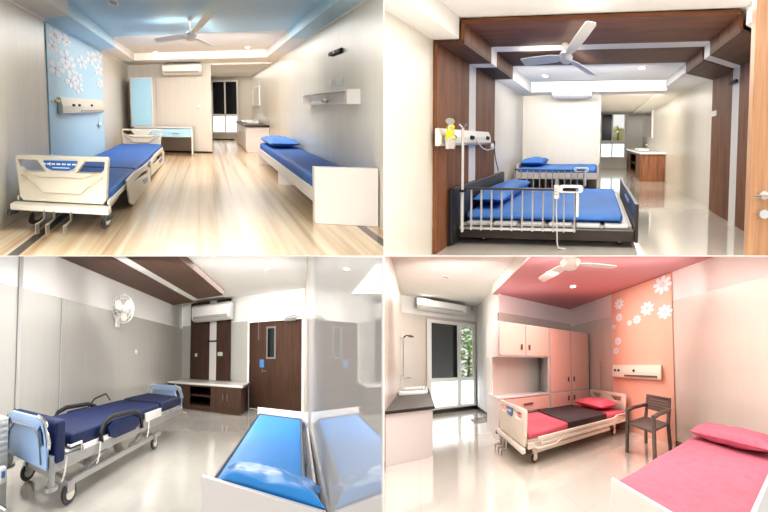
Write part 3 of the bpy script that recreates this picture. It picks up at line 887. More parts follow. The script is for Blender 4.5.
struct('ceiling_soffit', MB().box(LW, 0.9, ZS, -1.45, F0 - 0.003, ZC), WHITE, R, 'white ceiling drop along the plain wall')
struct('ceiling_soffit', MB().plate([(1.40, 0.9), (RW, 0.9), (RW, F0 + SH - 0.003), (1.40, F0 - 0.003)], [], 'xy', ZS + 0.05, ZC), WHITE, R)
struct('ceiling_soffit', MB().box(LW, F3 + 0.004, ZS - 0.01, -1.45, BACK, ZC), WHITE, R)
struct('ceiling_soffit', MB().plate([(1.42, F3 + 0.045), (RW, F3 + SH + 0.006), (RW, WIN), (1.42, WIN)], [], 'xy', ZS + 0.07, ZC), WHITE, R)
struct('ceiling_soffit', MB().box(-1.45, 2.93, ZS + 0.0, 1.44, BACK, ZC), WHITE, R)
struct('ceiling_soffit', MB().box(LW, F1, ZS - PT, -1.44 + PT - 0.003, F2, ZC).plate([(1.40 - PT + 0.003, F1), (RW, F1 + SH), (RW, F2 + SH - 0.012), (1.40 - PT + 0.003, F2 - 0.012)], [], 'xy', ZS + 0.04 - PT, ZC).box(-1.44, F1, ZC - 0.055, 1.40, F2, ZC), WHITE, R, 'white band between the two wooden arches')
struct('trim_white', MB().box(LW, F1, 0, LW + PT - 0.003, F2, ZS).box(RW - PT + 0.003, F1 + SH, 0, RW, F2 + SH, ZS + 0.03), WHITE, R, 'white wall strip between the two wooden arches')


def arch(number, y0, y1, label):
    a = thing('wooden_arch', label, 'wood panelling', Frame(R, 0, y0, 0), 'stepped wooden arches')
    d = y1 - y0
    g = 0.004
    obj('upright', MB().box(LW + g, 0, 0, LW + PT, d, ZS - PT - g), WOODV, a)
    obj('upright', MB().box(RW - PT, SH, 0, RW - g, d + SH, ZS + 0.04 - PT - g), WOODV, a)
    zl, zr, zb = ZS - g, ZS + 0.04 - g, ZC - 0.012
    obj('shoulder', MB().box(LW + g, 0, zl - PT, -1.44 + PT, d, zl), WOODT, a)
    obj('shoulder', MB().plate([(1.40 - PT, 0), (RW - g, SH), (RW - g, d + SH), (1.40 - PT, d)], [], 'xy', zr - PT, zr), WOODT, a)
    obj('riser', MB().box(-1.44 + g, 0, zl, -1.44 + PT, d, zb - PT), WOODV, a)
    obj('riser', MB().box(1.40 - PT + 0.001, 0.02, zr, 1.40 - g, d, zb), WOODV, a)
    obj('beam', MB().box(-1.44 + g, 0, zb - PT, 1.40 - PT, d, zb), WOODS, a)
    return a


arch(1, F0, F1 - 0.002, 'nearer, deeper dark wooden stepped arch over walls and ceiling')
arch(2, F2 + 0.002, F3, 'farther wooden stepped arch beyond the white strip')

# window with palm fronds outside
wn = struct('window_2', MB().plate([(w0[0], w1[1]), (w1[0], w1[1]), (w1[0], w0[1]), (w0[0], w0[1])], [[(w0[0] + a, z0), (w0[0] + b, z0), (w0[0] + b, z1), (w0[0] + a, z1)] for a, b in ((0.06, 0.50), (0.56, (w1[0] - w0[0]) - 0.06)) for z0, z1 in ((w1[1] + 0.06, 1.066), (1.222, w0[1] - 0.06))], 'xz', WIN - 0.03, WIN + 0.06), WHITEP, R, 'white window with one dark and one leafy upper pane')
zl, zh = 1.066, 1.222
ww = w1[0] - w0[0]
for i, (a, b) in enumerate(((0.05, 0.51), (0.55, ww - 0.05))):
    obj('frosted_pane', MB().box(w0[0] + a, WIN, w1[1] + 0.05, w0[0] + b, WIN + 0.01, zl + 0.01), FROST, wn, label='bright frosted lower pane')
obj('pane', MB().box(w0[0] + 0.05, WIN, zh - 0.01, w0[0] + 0.51, WIN + 0.01, w0[1] - 0.05), DARKGLASS, wn, label='dark upper pane')


def foliage(mb, rnd, n, box, size, droop=0.3):
    x0, y0, z0, x1, y1, z1 = box
    b = bmesh.new()
    for _ in range(n):
        c = Vector((rnd.uniform(x0, x1), rnd.uniform(y0, y1), rnd.uniform(z0, z1)))
        a = rnd.uniform(0, 6.28)
        l = size * rnd.uniform(0.6, 1.3)
        d = Vector((math.cos(a), math.sin(a) * 0.5, rnd.uniform(-1, 0.7))).normalized() * l
        w = d.cross(Vector((rnd.uniform(-1, 1), 1, rnd.uniform(-1, 1)))).normalized() * l * 0.22
        v = [b.verts.new(c), b.verts.new(c + d * 0.5 + w), b.verts.new(c + d + Vector((0, 0, -droop * l * 0.3))), b.verts.new(c + d * 0.5 - w)]
        b.faces.new(v)
    return mb._add(b)


rnd = random.Random(4)
pm = thing('palm_tree', 'green and yellow palm fronds outside the wood room window', 'tree', Frame(R, w0[0] + 0.9, WIN + 0.9, 0))
obj('trunk', MB().cyl((0, 0, -0.6), (0.03, 0, 1.6), 0.09, 0.06, 12), BARK, pm, smooth=True)
mbk = MB()
b = bmesh.new()
for k in range(46):
    a, up = rnd.uniform(0, 6.28), rnd.uniform(-0.2, 1.0)
    base = Vector((0.03, 0, rnd.uniform(1.1, 1.9)))
    d = Vector((math.cos(a), math.sin(a) * 0.4, up)).normalized()
    prev = base
    for q in range(1, 9):
        p_ = base + d * 0.075 * q + Vector((0, 0, -0.010 * q * q))
        side = (p_ - prev).cross(Vector((0, 1, 0.3))).normalized() * 0.11
        for sg in (1, -1):
            b.faces.new([b.verts.new(prev), b.verts.new(prev + (p_ - prev) * 0.6), b.verts.new(p_ + side * sg + Vector((0, 0, -0.03)))])
        prev = p_
mbk._add(b)
obj('fronds', mbk, LEAF2, pm)
struct('ground', MB().box(-1, WIN + 0.15, -0.75, 4, WIN + 4, -0.62), mat('garden_soil', (0.25, 0.2, 0.12), 0.9), R)
sh = thing('garden_shrub', 'leafy green shrub behind the palm outside the window', 'shrub', Frame(R, w0[0] + 0.8, WIN + 2.2, 0))
obj('foliage', foliage(MB(), rnd, 500, (-0.5, -0.2, -0.3, 0.8, 0.3, 2.0), 0.16), LEAF1, sh)
obj('stem', MB().cyl((0.1, 0, -0.6), (0.1, 0, 1.2), 0.04, 0.02), BARK, sh)

# dark electric bed with side rails
Y0 = 1.539
X0, X1 = -1.643, 0.487
BL_, BW = X1 - X0, 1.02
bed = thing('electric_bed', 'dark wood electric bed with blue mattress and raised silver rails', 'hospital bed', Frame(R, X0, Y0, 0))
hz0, hz1 = 0.667, 0.021
fz0, fz1 = 0.497, 0.059
obj('headboard', MB().box(-0.03, -0.055, hz1, 0.03, 0.80, hz0, 0.012), LEATHER, bed)
obj('headboard_back', MB().box(-0.041, -0.055, hz1 - 0.05, -0.03, 0.80, hz0 - 0.02), BEDBLACK, bed)
obj('footboard', MB().box(BL_ - 0.045, 0.0, fz1, BL_, BW, fz0, 0.006), BEDBLACK, bed)
obj('lock_plate', MB().box(BL_ - 0.055, 0.3, fz0 - 0.13, BL_ - 0.045, 0.52, fz0 - 0.08, 0.003), STEEL, bed)
rz0, rz1 = 0.192, 0.068
for y in (0.0, BW - 0.04):
    obj('side_board', MB().box(0.032, y, rz1, BL_ - 0.047, y + 0.04, rz0, 0.004), BEDBLACK, bed)
obj('deck', MB().box(0.04, 0.05, rz0 - 0.02, BL_ - 0.06, BW - 0.05, rz0 + 0.02), IVORYMETAL, bed)
for q in range(6):
    obj('deck_slat', MB().box(0.10 + q * 0.33, 0.03, rz0 + 0.0, 0.38 + q * 0.33, BW - 0.03, rz0 + 0.045, 0.01), WHITEP, bed)
mz = 0.36
obj('mattress', MB().pad(0.05, 0.06, rz0 + 0.05, BL_ - 0.16, BW - 0.06, mz - 0.02, 0.04, 14, 0.006), ROYAL2, bed, smooth=True)
tag(obj('pillow', MB().cushion(0.06, 0.14, 0, 0.46, BW - 0.14, 0.20, 18, 0.008, pinch=0.04), ROYAL2, None, Frame(R, X0, Y0, mz - 0.004), smooth=True), 'blue pillow at the dark headboard of the railed bed', 'pillow')
tz = 0.652
for nm, y in (('near', -0.012), ('far', BW + 0.012)):
    g = obj('bed_rail', MB().box(0.06, y - 0.012, tz - 0.012, 1.42, y + 0.012, tz + 0.012, 0.006), BEDBLACK, bed, label='dark top rail of a bed side')
    FR[g.name] = FR[bed.name]
    for q in range(12):
        x = 0.075 + q * 0.121
        obj('rail_bar', MB().cyl((x, y, rz0 - 0.02), (x, y, tz), 0.010, seg=8), RAILPAINT, g, smooth=True)
    obj('rail_foot', MB().box(0.06, y - 0.008, rz0 - 0.01, 1.42, y + 0.008, rz0 + 0.012), STEEL, g)
    e = obj('assist_handle', MB().plate(rrect(1.22, tz - 0.03, 1.50, tz + 0.05, 0.035), [rrect(1.27, tz - 0.012, 1.45, tz + 0.026, 0.015)], 'xz', y - 0.02, y + 0.02, 0.005).box(1.42, y - 0.016, tz - 0.30, 1.455, y + 0.016, tz - 0.02, 0.006), WHITEP, bed, smooth=True)
for x, y in ((0.30, 0.06), (BL_ - 0.20, 0.06), (0.30, BW - 0.1), (BL_ - 0.20, BW - 0.1)):
    castor(bed, x, y, 0.055, 0.16, body=WHITEP, axle='y')
pn = (-0.433, 0.568)
pe = thing('hand_control', 'white bed hand control hanging on the near silver rail', 'remote control', Frame(R, pn[0], 1.483, pn[1]))
obj('body', MB().box(-0.03, -0.018, 0, 0.03, 0.012, 0.15, 0.012, 3), WHITEP, pe, smooth=True)
for q in range(3):
    obj('button', MB().box(-0.018, -0.021, 0.045 + q * 0.03, 0.018, -0.017, 0.062 + q * 0.03), WALLGREY, pe)
obj('cord', MB().tube([(0, 0, 0.005), (0.0, 0, -0.15), (0.012, -0.01, -0.30), (0.02, -0.015, -0.48), (0.03, 0.0, -0.545), (0.10, 0.02, -0.57), (0.22, 0.10, -0.60)], 0.008), WHITEP, pe, smooth=True)

# console, flow meters, drip pole
c0, c1 = (1.358, 1.334), (2.018, 1.185)
cz = 1.147
L, H = c1[0] - c0[0], c0[1] - cz
k = thing('bedhead_console', 'white gas console on dark wood panelling with yellow flow meters', 'console', Frame(R, LW + PT + 0.003, c0[0], cz))
obj('housing', MB().plate([(0, 0), (0.0, H), (0.04, H), (0.075, H * 0.55), (0.075, 0.03), (0.05, 0)], [], 'xz', 0, L, 0.004), WHITEP, k)
obj('rail', MB().box(0.076, L * 0.36, H * 0.10, 0.095, L * 0.98, H * 0.18), SILVER, k)
for q in (0.17, 0.52, 0.90):
    obj('gas_outlet', MB().cyl((0.055, L * q, H * 0.52), (0.09, L * q, H * 0.50), 0.03, 0.026, 16), BLACKP, k, smooth=True)
fm = thing('flow_meter', 'yellow oxygen flow meter with chrome dial at the console end', 'flow meter', Frame(R, LW + PT + 0.15, c0[0] + 0.02, cz))
Hf = H
obj('valve_body', MB().cyl((0, 0, Hf * 0.62), (0, 0, Hf * 1.0), 0.028, 0.026, 14).sph((0, 0, Hf * 1.05), 0.045, 0.012, 0.035), YELLOW, fm, smooth=True)
obj('dial', MB().cyl((0, -0.004, Hf * 1.38), (0.01, -0.012, Hf * 1.38), 0.034, seg=18).cyl((0, 0, Hf * 1.12), (0, 0, Hf * 1.34), 0.010, seg=8), CHROME, fm, smooth=True)
obj('knob', MB().cyl((0.02, -0.034, Hf * 0.72), (0.02, -0.020, Hf * 0.72), 0.034, 0.030, 14).tube([(0.02, -0.022, Hf * 0.72), (0, 0, Hf * 0.8)], 0.012), YELLOW, fm, smooth=True)
obj('tube', MB().tube([(0.02, -0.010, Hf * 1.1), (0.02, -0.026, Hf * 1.15), (0.02, -0.034, Hf * 1.0), (0.02, -0.028, Hf * 0.82)], 0.006), WHITEP, fm, smooth=True)
obj('humidifier_cup', MB().cyl((0, 0.0, -Hf * 0.15), (0, 0.0, Hf * 0.40), 0.036, 0.04, 16), CLEARCUP, fm, smooth=True)
obj('cup_collar', MB().cyl((0, 0.0, Hf * 0.42), (0, 0.0, Hf * 0.60), 0.044, 0.034, 16), YELLOW, fm, smooth=True)
ph = (-1.516, 1.343)
po = thing('drip_pole', 'slim silver drip pole rising from the near head corner of the bed', 'drip pole', Frame(R, ph[0], 1.488, rz0 - 0.02))
pz = 1.347
obj('pole', MB().cyl((0, 0, 0), (0, 0, pz - rz0 + 0.02), 0.012, seg=10), RAILPAINT, po, smooth=True)
obj('hook', MB().tube([(-0.04, 0, pz - rz0 + 0.06), (0, 0, pz - rz0 + 0.02), (0.04, 0, pz - rz0 + 0.06)], 0.008, 6), STEEL, po, smooth=True)
obj('clamp', MB().box(-0.03, -0.02, tz - rz0 - 0.005, 0.03, 0.02, tz - rz0 + 0.02, 0.004), BLACKP, po)
cdp = (1.893, 1.129)
cd = thing('call_handset', 'white call handset and cord looping below the console on dark wood', 'cord', Frame(R, LW + PT + 0.105, c0[0] + L * 0.56, cz))
obj('cable', MB().tube([(0, 0, H * 0.42), (0.01, 0.04, H * 0.05), (0.01, 0.10, -H * 0.25), (0.01, 0.18, -H * 0.42), (0.01, 0.25, -H * 0.35), (0.01, 0.30, -H * 0.05)], 0.008), WHITEP, cd, smooth=True)
obj('handset', MB().sph((0.012, 0.27, -H * 0.16), 0.02, 0.03, 0.05), WHITEP, cd, smooth=True)
obj('long_cord', MB().tube([(0.0, 0.33, H * 0.3), (-0.04, 0.38, -H * 0.5), (-0.03, 0.40, -H * 1.4), (0.0, 0.42, -H * 2.3)], 0.006), BLACKP, cd, smooth=True)

# second bed against the back wall
q0, q1 = (-1.576, 0.299), (0.038, 0.32)
b2 = thing('daybed', 'white framed cot with blue mattress against the polished cream wall', 'bed', Frame(R, q0[0], 2.62, 0))
w = q1[0] - q0[0]
e0, e1 = 0.59, 0.464
d = BACK - 2.62 - 0.012
obj('end_panel', MB().box(0, 0, 0, 0.03, d, e0 + 0.16, 0.004), LAMINATE, b2)
obj('end_panel', MB().box(w - 0.03, 0, 0, w, d, e0 + 0.16, 0.004), LAMINATE, b2)
obj('side_board', MB().box(0.03, 0, e1, w - 0.03, 0.025, e0, 0.003), LAMINATE, b2)
obj('support_panel', MB().box(w * 0.48, 0.0, 0, w * 0.52, d - 0.05, e1), LAMINATE, b2)
obj('slat_base', MB().box(0.03, 0.025, e0 - 0.05, w - 0.03, d, e0 - 0.03), LAMINATE, b2)
obj('mattress', MB().pad(0.035, 0.0, e0 - 0.03, w - 0.035, d, e0 + 0.09, 0.04, 12, 0.005), ROYAL2, b2, smooth=True)
tag(obj('pillow', MB().cushion(0.04, 0.06, 0, 0.50, d - 0.04, 0.16, 16, 0.008), ROYAL2, None, Frame(R, q0[0], 2.62, e0 + 0.10), smooth=True), 'blue pillow on the cot against the polished cream wall', 'pillow')

# wash counter
k0 = (1.307, 4.108)
k1 = (1.233, 6.142)
chz = 0.871
ct = thing('wash_counter', 'dark wood washing counter with white top along the polished side wall', 'counter', Frame(R, k0[0], k0[1], 0))
cw, cl = RW - k0[0] - 0.012, 5.95 - k0[1]
obj('cabinet', MB().plate([(0, 0), (cl, 0), (cl, chz - 0.06), (0, chz - 0.06)], [[(cl * 0.28, 0.10), (cl * 0.68, 0.10), (cl * 0.68, chz - 0.14), (cl * 0.28, chz - 0.14)]], 'yz', 0, 0.02).box(0.02, 0, 0, cw, 0.02, chz - 0.06).box(0.02, cl - 0.02, 0, cw, cl, chz - 0.06).box(0.02, 0.02, 0, cw, cl - 0.02, 0.09).box(0.3, 0.02, 0.09, 0.32, cl - 0.02, chz - 0.06), WOODV, ct)
obj('shelf', MB().box(0.02, cl * 0.25, chz * 0.45, 0.3, cl * 0.7, chz * 0.45 + 0.03), WOODDARK, ct)
obj('shelf', MB().box(0.02, cl * 0.25, 0.09, 0.3, cl * 0.7, 0.11), WOODDARK, ct)
obj('stone_top', MB().box(-0.03, -0.03, chz - 0.06, cw, cl + 0.05, chz, 0.006), QUARTZ, ct, label='white stone top')
m0, m1 = (5.982, 2.356), (5.055, 1.309)
mr = thing('wall_mirror', 'upright mirror on the side wall over the white counter top', 'mirror', Frame(R, RW, m1[0], m1[1]))
a_, h_ = m0[0] - m1[0], m0[1] - m1[1]
obj('frame', MB().plate([(0, 0), (a_, 0), (a_, h_), (0, h_)], [[(0.05, 0.04), (a_ - 0.05, 0.04), (a_ - 0.05, h_ - 0.04), (0.05, h_ - 0.04)]], 'yz', -0.05, -0.001), WHITEP, mr)
obj('glass', MB().box(-0.03, 0.045, 0.035, -0.02, a_ - 0.045, h_ - 0.035), MIRROR, mr)
bs = thing('wash_basin', 'white basin on the far end of the white counter top', 'basin', Frame(R, k0[0] + 0.3, k0[1] + 0.85, chz + 0.001))
obj('bowl', MB().plate(rrect(-0.2, -0.25, 0.2, 0.25, 0.06), [rrect(-0.17, -0.22, 0.17, 0.22, 0.05)], 'xy', 0, 0.06, 0.006), CERAMIC, bs, smooth=True)
obj('tap', MB().tube([(0.24, 0, 0), (0.24, 0, 0.16), (0.20, 0, 0.20), (0.12, 0, 0.19)], 0.014), CHROME, bs, smooth=True)

# air conditioner, fan, switches, door
a0, a1 = (-0.967, 2.386), (-0.123, 2.106)
ac_unit(Frame(R, a0[0], 2.928, a1[1]), a1[0] - a0[0], min(0.24, a0[1] - a1[1]), 0.09, 'white split air conditioner above the cot on the cream wall')
fx = (-0.431, 1.785)
ceiling_fan(Frame(R, -0.422, 1.749, ZC - 0.06), 0.12, 0.62, [math.radians(a) for a in (172, 305, 55)], 'white three-blade fan hanging beneath the dark wooden beam', 0.09)
switch_plate(Frame(R, RW - PT - 0.002, *(2.403, 1.664)), 0.10, 0.09, 'white switch on the dark wood upright by the side wall', 1, 'y', -1)
hk = (2.122, 2.043)
hb = thing('wall_bracket', 'black bracket bar across the white strip between wood uprights', 'bracket', Frame(R, RW - PT + 0.001, F1 + 0.002 + SH, hk[1]))
obj('bar', MB().box(-0.05, -0.0, -0.02, -0.02, F2 - F1 - 0.004, 0.03, 0.008), BLACKP, hb)
obj('mount', MB().box(-0.02, 0.02, -0.012, 0, F2 - F1 - 0.024, 0.022), BLACKP, hb)
downlight(R, *(-1.041, 2.643), ZC, 'small round downlight in the white ceiling left of the fan, wood room')
downlight(R, *(0.754, 2.42), ZC, 'small round downlight in the white ceiling right of the fan, wood room')

# open teak door at the near end
td = 1.08
dl = 1.17
door = struct('door_1', MB().box(dl, td, 0.0, dl + 0.85, td + 0.03, 2.45, 0.003), WOODDOOR, R, 'teak door leaf with steel lever')
dh = (1.191, 0.796)
obj('rose', MB().cyl((dh[0] + 0.07, td - 0.015, dh[1]), (dh[0] + 0.07, td, dh[1]), 0.032, seg=20), STEEL, door, smooth=True)
obj('lever', MB().tube([(dh[0] + 0.07, td, dh[1]), (dh[0] + 0.07, td - 0.05, dh[1]), (dh[0] + 0.0, td - 0.05, dh[1] + 0.004), (dh[0] - 0.02, td - 0.035, dh[1] + 0.004)], 0.013), STEEL, door, smooth=True)
kz = (1.253, 0.657)
obj('lock_cylinder', MB().cyl((dh[0] + 0.07, td - 0.02, kz[1]), (dh[0] + 0.07, td, kz[1]), 0.034, seg=20), STEEL, door, smooth=True)


# ================================================================ grey room (lower left quarter of the image)
R = grey_room
LW, RW, BACK = -3.73, 0.155, 7.05
ZC, ZB, ZT = 2.70, 2.58, 2.03           # ceiling, underside of the wood slabs, top of the tiles
struct('floor', MB().box(LW - 0.1, 0.7, -0.1, RW + 0.1, BACK + 0.1, 0), GREYFLOOR, R, 'pale glossy tile floor')
struct('wall_left', MB().box(LW - 0.1, 0.7, 0, LW, BACK, ZT), GREYWALL, R, 'grey tiled side wall')
struct('wall_left', MB().box(LW - 0.1, 0.7, ZT, LW - 0.008, BACK, ZC), WHITE, R, 'white plaster above the grey tiles')
sm = 1.63
struct('trim_joint', MB().box(LW, sm - 0.02, 0, LW + 0.02, sm + 0.03, ZC), WALLGREY, R, 'upright grey joint strip on the tiled wall')
sm = 2.319
struct('trim_joint', MB().box(LW, sm - 0.01, 0, LW + 0.008, sm + 0.01, ZT), WALLGREY, R)
d0, d1 = (-1.379, 2.092), (0.13, 0.097)
dz = 2.097
struct('wall_back', MB().box(LW, BACK, 0, d0[0], BACK + 0.1, ZT + 0.06).box(d0[0], BACK, dz, RW, BACK + 0.1, dz + 0.02), GREYBACK, R, 'grey tiled end wall beside the door')
struct('wall_back', MB().box(LW, BACK + 0.004, ZT + 0.06, d0[0], BACK + 0.1, ZC).box(d0[0], BACK + 0.004, dz + 0.02, RW, BACK + 0.1, ZC), WHITE, R, 'white plaster over the door and end wall')
struct('wall_right', MB().box(RW, 0.12, 0, RW + 0.1, BACK + 0.1, ZC), GREYGLOSS, R, 'mirror-polished grey side wall')
struct('ceiling', MB().box(LW - 0.1, 0.7, ZC, RW + 0.1, BACK + 0.1, ZC + 0.1), WHITE, R, 'plain white ceiling')
# wood slabs under the ceiling
s1 = -2.935
s2, s3 = -2.696, -1.876
te = 6.3
k = thing('ceiling_panel', 'dark wood ceiling slab along the grey tiled wall', 'wood panelling', Frame(R, LW + 0.004, 1.4, ZB), 'dark wood ceiling slabs')
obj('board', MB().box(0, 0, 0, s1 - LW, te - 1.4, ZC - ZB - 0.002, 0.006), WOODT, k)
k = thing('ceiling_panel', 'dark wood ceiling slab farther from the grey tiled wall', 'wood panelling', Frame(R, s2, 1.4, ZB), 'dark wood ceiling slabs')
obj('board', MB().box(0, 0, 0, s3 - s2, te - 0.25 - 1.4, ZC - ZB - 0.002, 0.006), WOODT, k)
k = thing('light_cove', 'white strip with small green lamp between the two wood slabs', 'ceiling strip', Frame(R, s1 + 0.006, 1.4, ZB + 0.02))
obj('strip', MB().box(0, 0, 0, s2 - s1 - 0.012, te - 1.5, 0.08), WHITE, k)
obj('indicator', MB().cyl((0.08, 4.961 - 1.4, -0.012), (0.08, 4.961 - 1.4, 0), 0.03, seg=14), glow('green_indicator', (0.1, 0.7, 0.4), 1.0), k)
# dark wood uprights on the end wall with a white strip
u = [(-3.376, 2.699), (-2.65, 0.413), (-2.4, 0.477), (-1.91, 0.651)]
zb_ = 0.405
k = thing('wall_panel', 'dark wood upright nearer the corner, behind the air conditioner', 'wood panelling', Frame(R, u[0][0], BACK - 0.03, zb_), 'dark wood uprights')
obj('board', MB().box(0, 0, 0, u[1][0] - u[0][0], 0.028, ZC - zb_ - 0.004, 0.003), WOODDARK, k)
k = thing('wall_panel', 'dark wood upright nearer the door, with a double switch', 'wood panelling', Frame(R, u[2][0], BACK - 0.03, zb_), 'dark wood uprights')
obj('board', MB().box(0, 0, 0, u[3][0] - u[2][0], 0.028, ZC - zb_ - 0.004, 0.003), WOODDARK, k)
struct('trim_white', MB().box(u[1][0] + 0.002, BACK - 0.02, zb_, u[2][0] - 0.002, BACK - 0.002, ZC), OFFWHITE, R, 'pale strip between the dark wood uprights')
a0, a1 = (-3.159, 2.577), (-1.83, 2.142)
ac_unit(Frame(R, a0[0], BACK - 0.035, a1[1]), a1[0] - a0[0], a0[1] - a1[1] - 0.02, 0.40, 'white split air conditioner across the dark wood uprights')
switch_plate(Frame(R, *(-3.142, 7.018, 1.282)), 0.09, 0.09, 'single white switch on the corner-side dark wood upright', 1, 'x', -1)
switch_plate(Frame(R, *(-2.26, 7.018, 1.302)), 0.17, 0.10, 'double white switch on the door-side dark wood upright', 2, 'x', -1)
hb0 = (-2.694, 1.634)
k = thing('wall_bracket', 'small black bracket bar between the two dark wood uprights', 'bracket', Frame(R, u[1][0], BACK - 0.03, hb0[1]))
obj('bar', MB().box(-0.05, -0.07, -0.015, u[2][0] - u[1][0] + 0.03, -0.03, 0.02, 0.006), BLACKP, k)
obj('mount', MB().box(0.06, -0.03, -0.012, 0.16, -0.0005, 0.016), BLACKP, k)

# low cabinet under the uprights
CT0 = 6.02
cx0, cx1 = LW + 0.06, -1.34
chz = 0.578
cab = thing('low_cabinet', 'low dark wood cabinet with white top below the wood uprights', 'cabinet', Frame(R, cx0, CT0, 0))
w, d = cx1 - cx0, BACK - CT0 - 0.012
o0, o1 = -2.877 - cx0, -2.211 - cx0
obj('carcass', MB().plate([(0, 0), (w, 0), (w, chz), (0, chz)], [[(o0, 0.11), (o1, 0.11), (o1, chz - 0.04), (o0, chz - 0.04)]], 'xz', 0, 0.02).box(0, 0.02, 0, 0.02, d, chz).box(w - 0.02, 0.02, 0, w, d, chz).box(0.02, d - 0.02, 0, w - 0.02, d, chz).box(0.02, 0.02, 0.06, w - 0.02, d - 0.02, 0.10), WOODDARK, cab)
obj('shelf', MB().box(o0 - 0.02, 0.02, chz * 0.55, o1 + 0.02, d - 0.05, chz * 0.55 + 0.025), WOODDARK, cab)
for a, b, s_ in ((o1 + 0.02, (o1 + w) / 2 - 0.004, 1), ((o1 + w) / 2 + 0.004, w - 0.005, -1)):
    dr = obj('door', MB().box(a, -0.014, 0.09, b, 0, chz - 0.01, 0.003), WOODDARK, cab)
    hx = b - 0.07 if s_ > 0 else a + 0.05
    obj('handle', MB().box(hx, -0.03, chz * 0.48, hx + 0.02, -0.014, chz * 0.74, 0.003), STEEL, dr)
obj('stone_top', MB().box(-0.02, -0.04, chz, w + 0.05, d, chz + 0.05, 0.006), QUARTZ, cab, label='white stone top')

# double door
fr_ = 0.06
jx0, jx1 = d0[0], RW - 0.005
door = struct('door_2', MB().plate([(jx0, 0), (jx0 + fr_, 0), (jx0 + fr_, dz - fr_), (jx1 - fr_, dz - fr_), (jx1 - fr_, 0), (jx1, 0), (jx1, dz), (jx0, dz)], [], 'xz', BACK - 0.05, BACK + 0.06), OFFWHITE, R, 'dark wood double door in a pale frame')
gx = -1.038
obj('narrow_leaf', MB().box(jx0 + fr_ + 0.003, BACK, 0.01, gx - 0.004, BACK + 0.04, dz - fr_ - 0.004), WOODDARK, door)
v = [(-0.806, 1.892), (-0.605, 1.211)]
obj('main_leaf', MB().plate([(gx, 0.01), (jx1 - fr_ - 0.003, 0.01), (jx1 - fr_ - 0.003, dz - fr_ - 0.004), (gx, dz - fr_ - 0.004)], [[(v[0][0], v[1][1]), (v[1][0], v[1][1]), (v[1][0], v[0][1]), (v[0][0], v[0][1])]], 'xz', BACK - 0.004, BACK + 0.04), WOODDARK, door)
obj('vision_frame', MB().plate([(v[0][0] - 0.03, v[1][1] - 0.03), (v[1][0] + 0.03, v[1][1] - 0.03), (v[1][0] + 0.03, v[0][1] + 0.03), (v[0][0] - 0.03, v[0][1] + 0.03)], [[(v[0][0] + 0.01, v[1][1] + 0.01), (v[1][0] - 0.01, v[1][1] + 0.01), (v[1][0] - 0.01, v[0][1] - 0.01), (v[0][0] + 0.01, v[0][1] - 0.01)]], 'xz', BACK - 0.014, BACK + 0.044), SILVER, door)
obj('vision_glass', MB().box(v[0][0], BACK + 0.01, v[1][1], v[1][0], BACK + 0.02, v[0][1]), DARKGLASS, door, label='narrow dark glass')
cl = [(-0.357, 2.012), (0.04, 2.135)]
obj('door_closer', MB().box(cl[0][0], BACK - 0.12, cl[0][1] - 0.01, cl[0][0] + 0.30, BACK - 0.005, cl[0][1] + 0.06, 0.006).tube([(cl[0][0] + 0.06, BACK - 0.08, cl[0][1] + 0.07), (cl[0][0] + 0.22, BACK - 0.30, cl[0][1] + 0.09), (cl[0][0] + 0.36, BACK - 0.06, cl[0][1] + 0.08)], 0.014), SILVER, door)
tg = [(-1.014, 0.98), (-0.917, 1.165)]
obj('notice', MB().box(tg[0][0], BACK - 0.012, tg[0][1], tg[1][0] + 0.02, BACK - 0.0045, tg[1][1]), TVBLUE, door, label='small blue notice')
lv = (-0.942, 0.9)
obj('lever', MB().cyl((lv[0], BACK - 0.03, lv[1]), (lv[0], BACK - 0.004, lv[1]), 0.03, seg=16).tube([(lv[0], BACK - 0.03, lv[1]), (lv[0], BACK - 0.08, lv[1]), (lv[0] + 0.13, BACK - 0.08, lv[1])], 0.014), STEEL, door, smooth=True)
obj('flush_bolt', MB().box(gx - 0.03, BACK - 0.012, 1.619, gx - 0.008, BACK - 0.001, 2.04, 0.003), STEEL, door)

# wall fan
fs, fz = (3.808, 2.051)
f = thing('wall_fan', 'white caged wall fan on the tiled wall beneath the wood slab', 'fan', Frame(R, LW, fs - 0.12, fz))
ax_ = Vector((0.80, -0.55, -0.08)).normalized()
c = Vector((0.22, 0, 0.02))
cage = MB()
for r_ in (0.10, 0.18, 0.25):
    cage.ring(c + ax_ * (0.06 if r_ < 0.2 else 0.0), ax_, r_, 0.006, 32, 5)
cage.ring(c - ax_ * 0.05, ax_, 0.25, 0.008, 32, 5)
ua = ax_.orthogonal().normalized()
ub = ax_.cross(ua)
for q in range(20):
    e = ua * math.cos(q * PI / 10) + ub * math.sin(q * PI / 10)
    cage.tube([c + ax_ * 0.075 + e * 0.05, c + ax_ * 0.06 + e * 0.18, c + e * 0.25, c - ax_ * 0.05 + e * 0.25, c - ax_ * 0.08 + e * 0.08], 0.004, 4)
obj('cage', cage, WHITEP, f, smooth=True)
for q in range(3):
    e = ua * math.cos(q * 2 * PI / 3) + ub * math.sin(q * 2 * PI / 3)
    n = ax_.cross(e)
    b = bmesh.new()
    vv = [b.verts.new(c + e * a_ + n * w_ + ax_ * h_) for a_, w_, h_ in ((0.04, -0.03, 0.01), (0.14, -0.10, 0.03), (0.21, -0.07, 0.03), (0.22, 0.05, 0.0), (0.12, 0.07, -0.02), (0.04, 0.03, -0.01))]
    b.faces.new(vv)
    r_ = bmesh.ops.extrude_face_region(b, geom=b.faces[:])
    for v_ in r_['geom']:
        if isinstance(v_, bmesh.types.BMVert):
            v_.co += ax_ * 0.008
    m_ = MB()
    m_._add(b)
    obj('blade', m_, WHITEP, f)
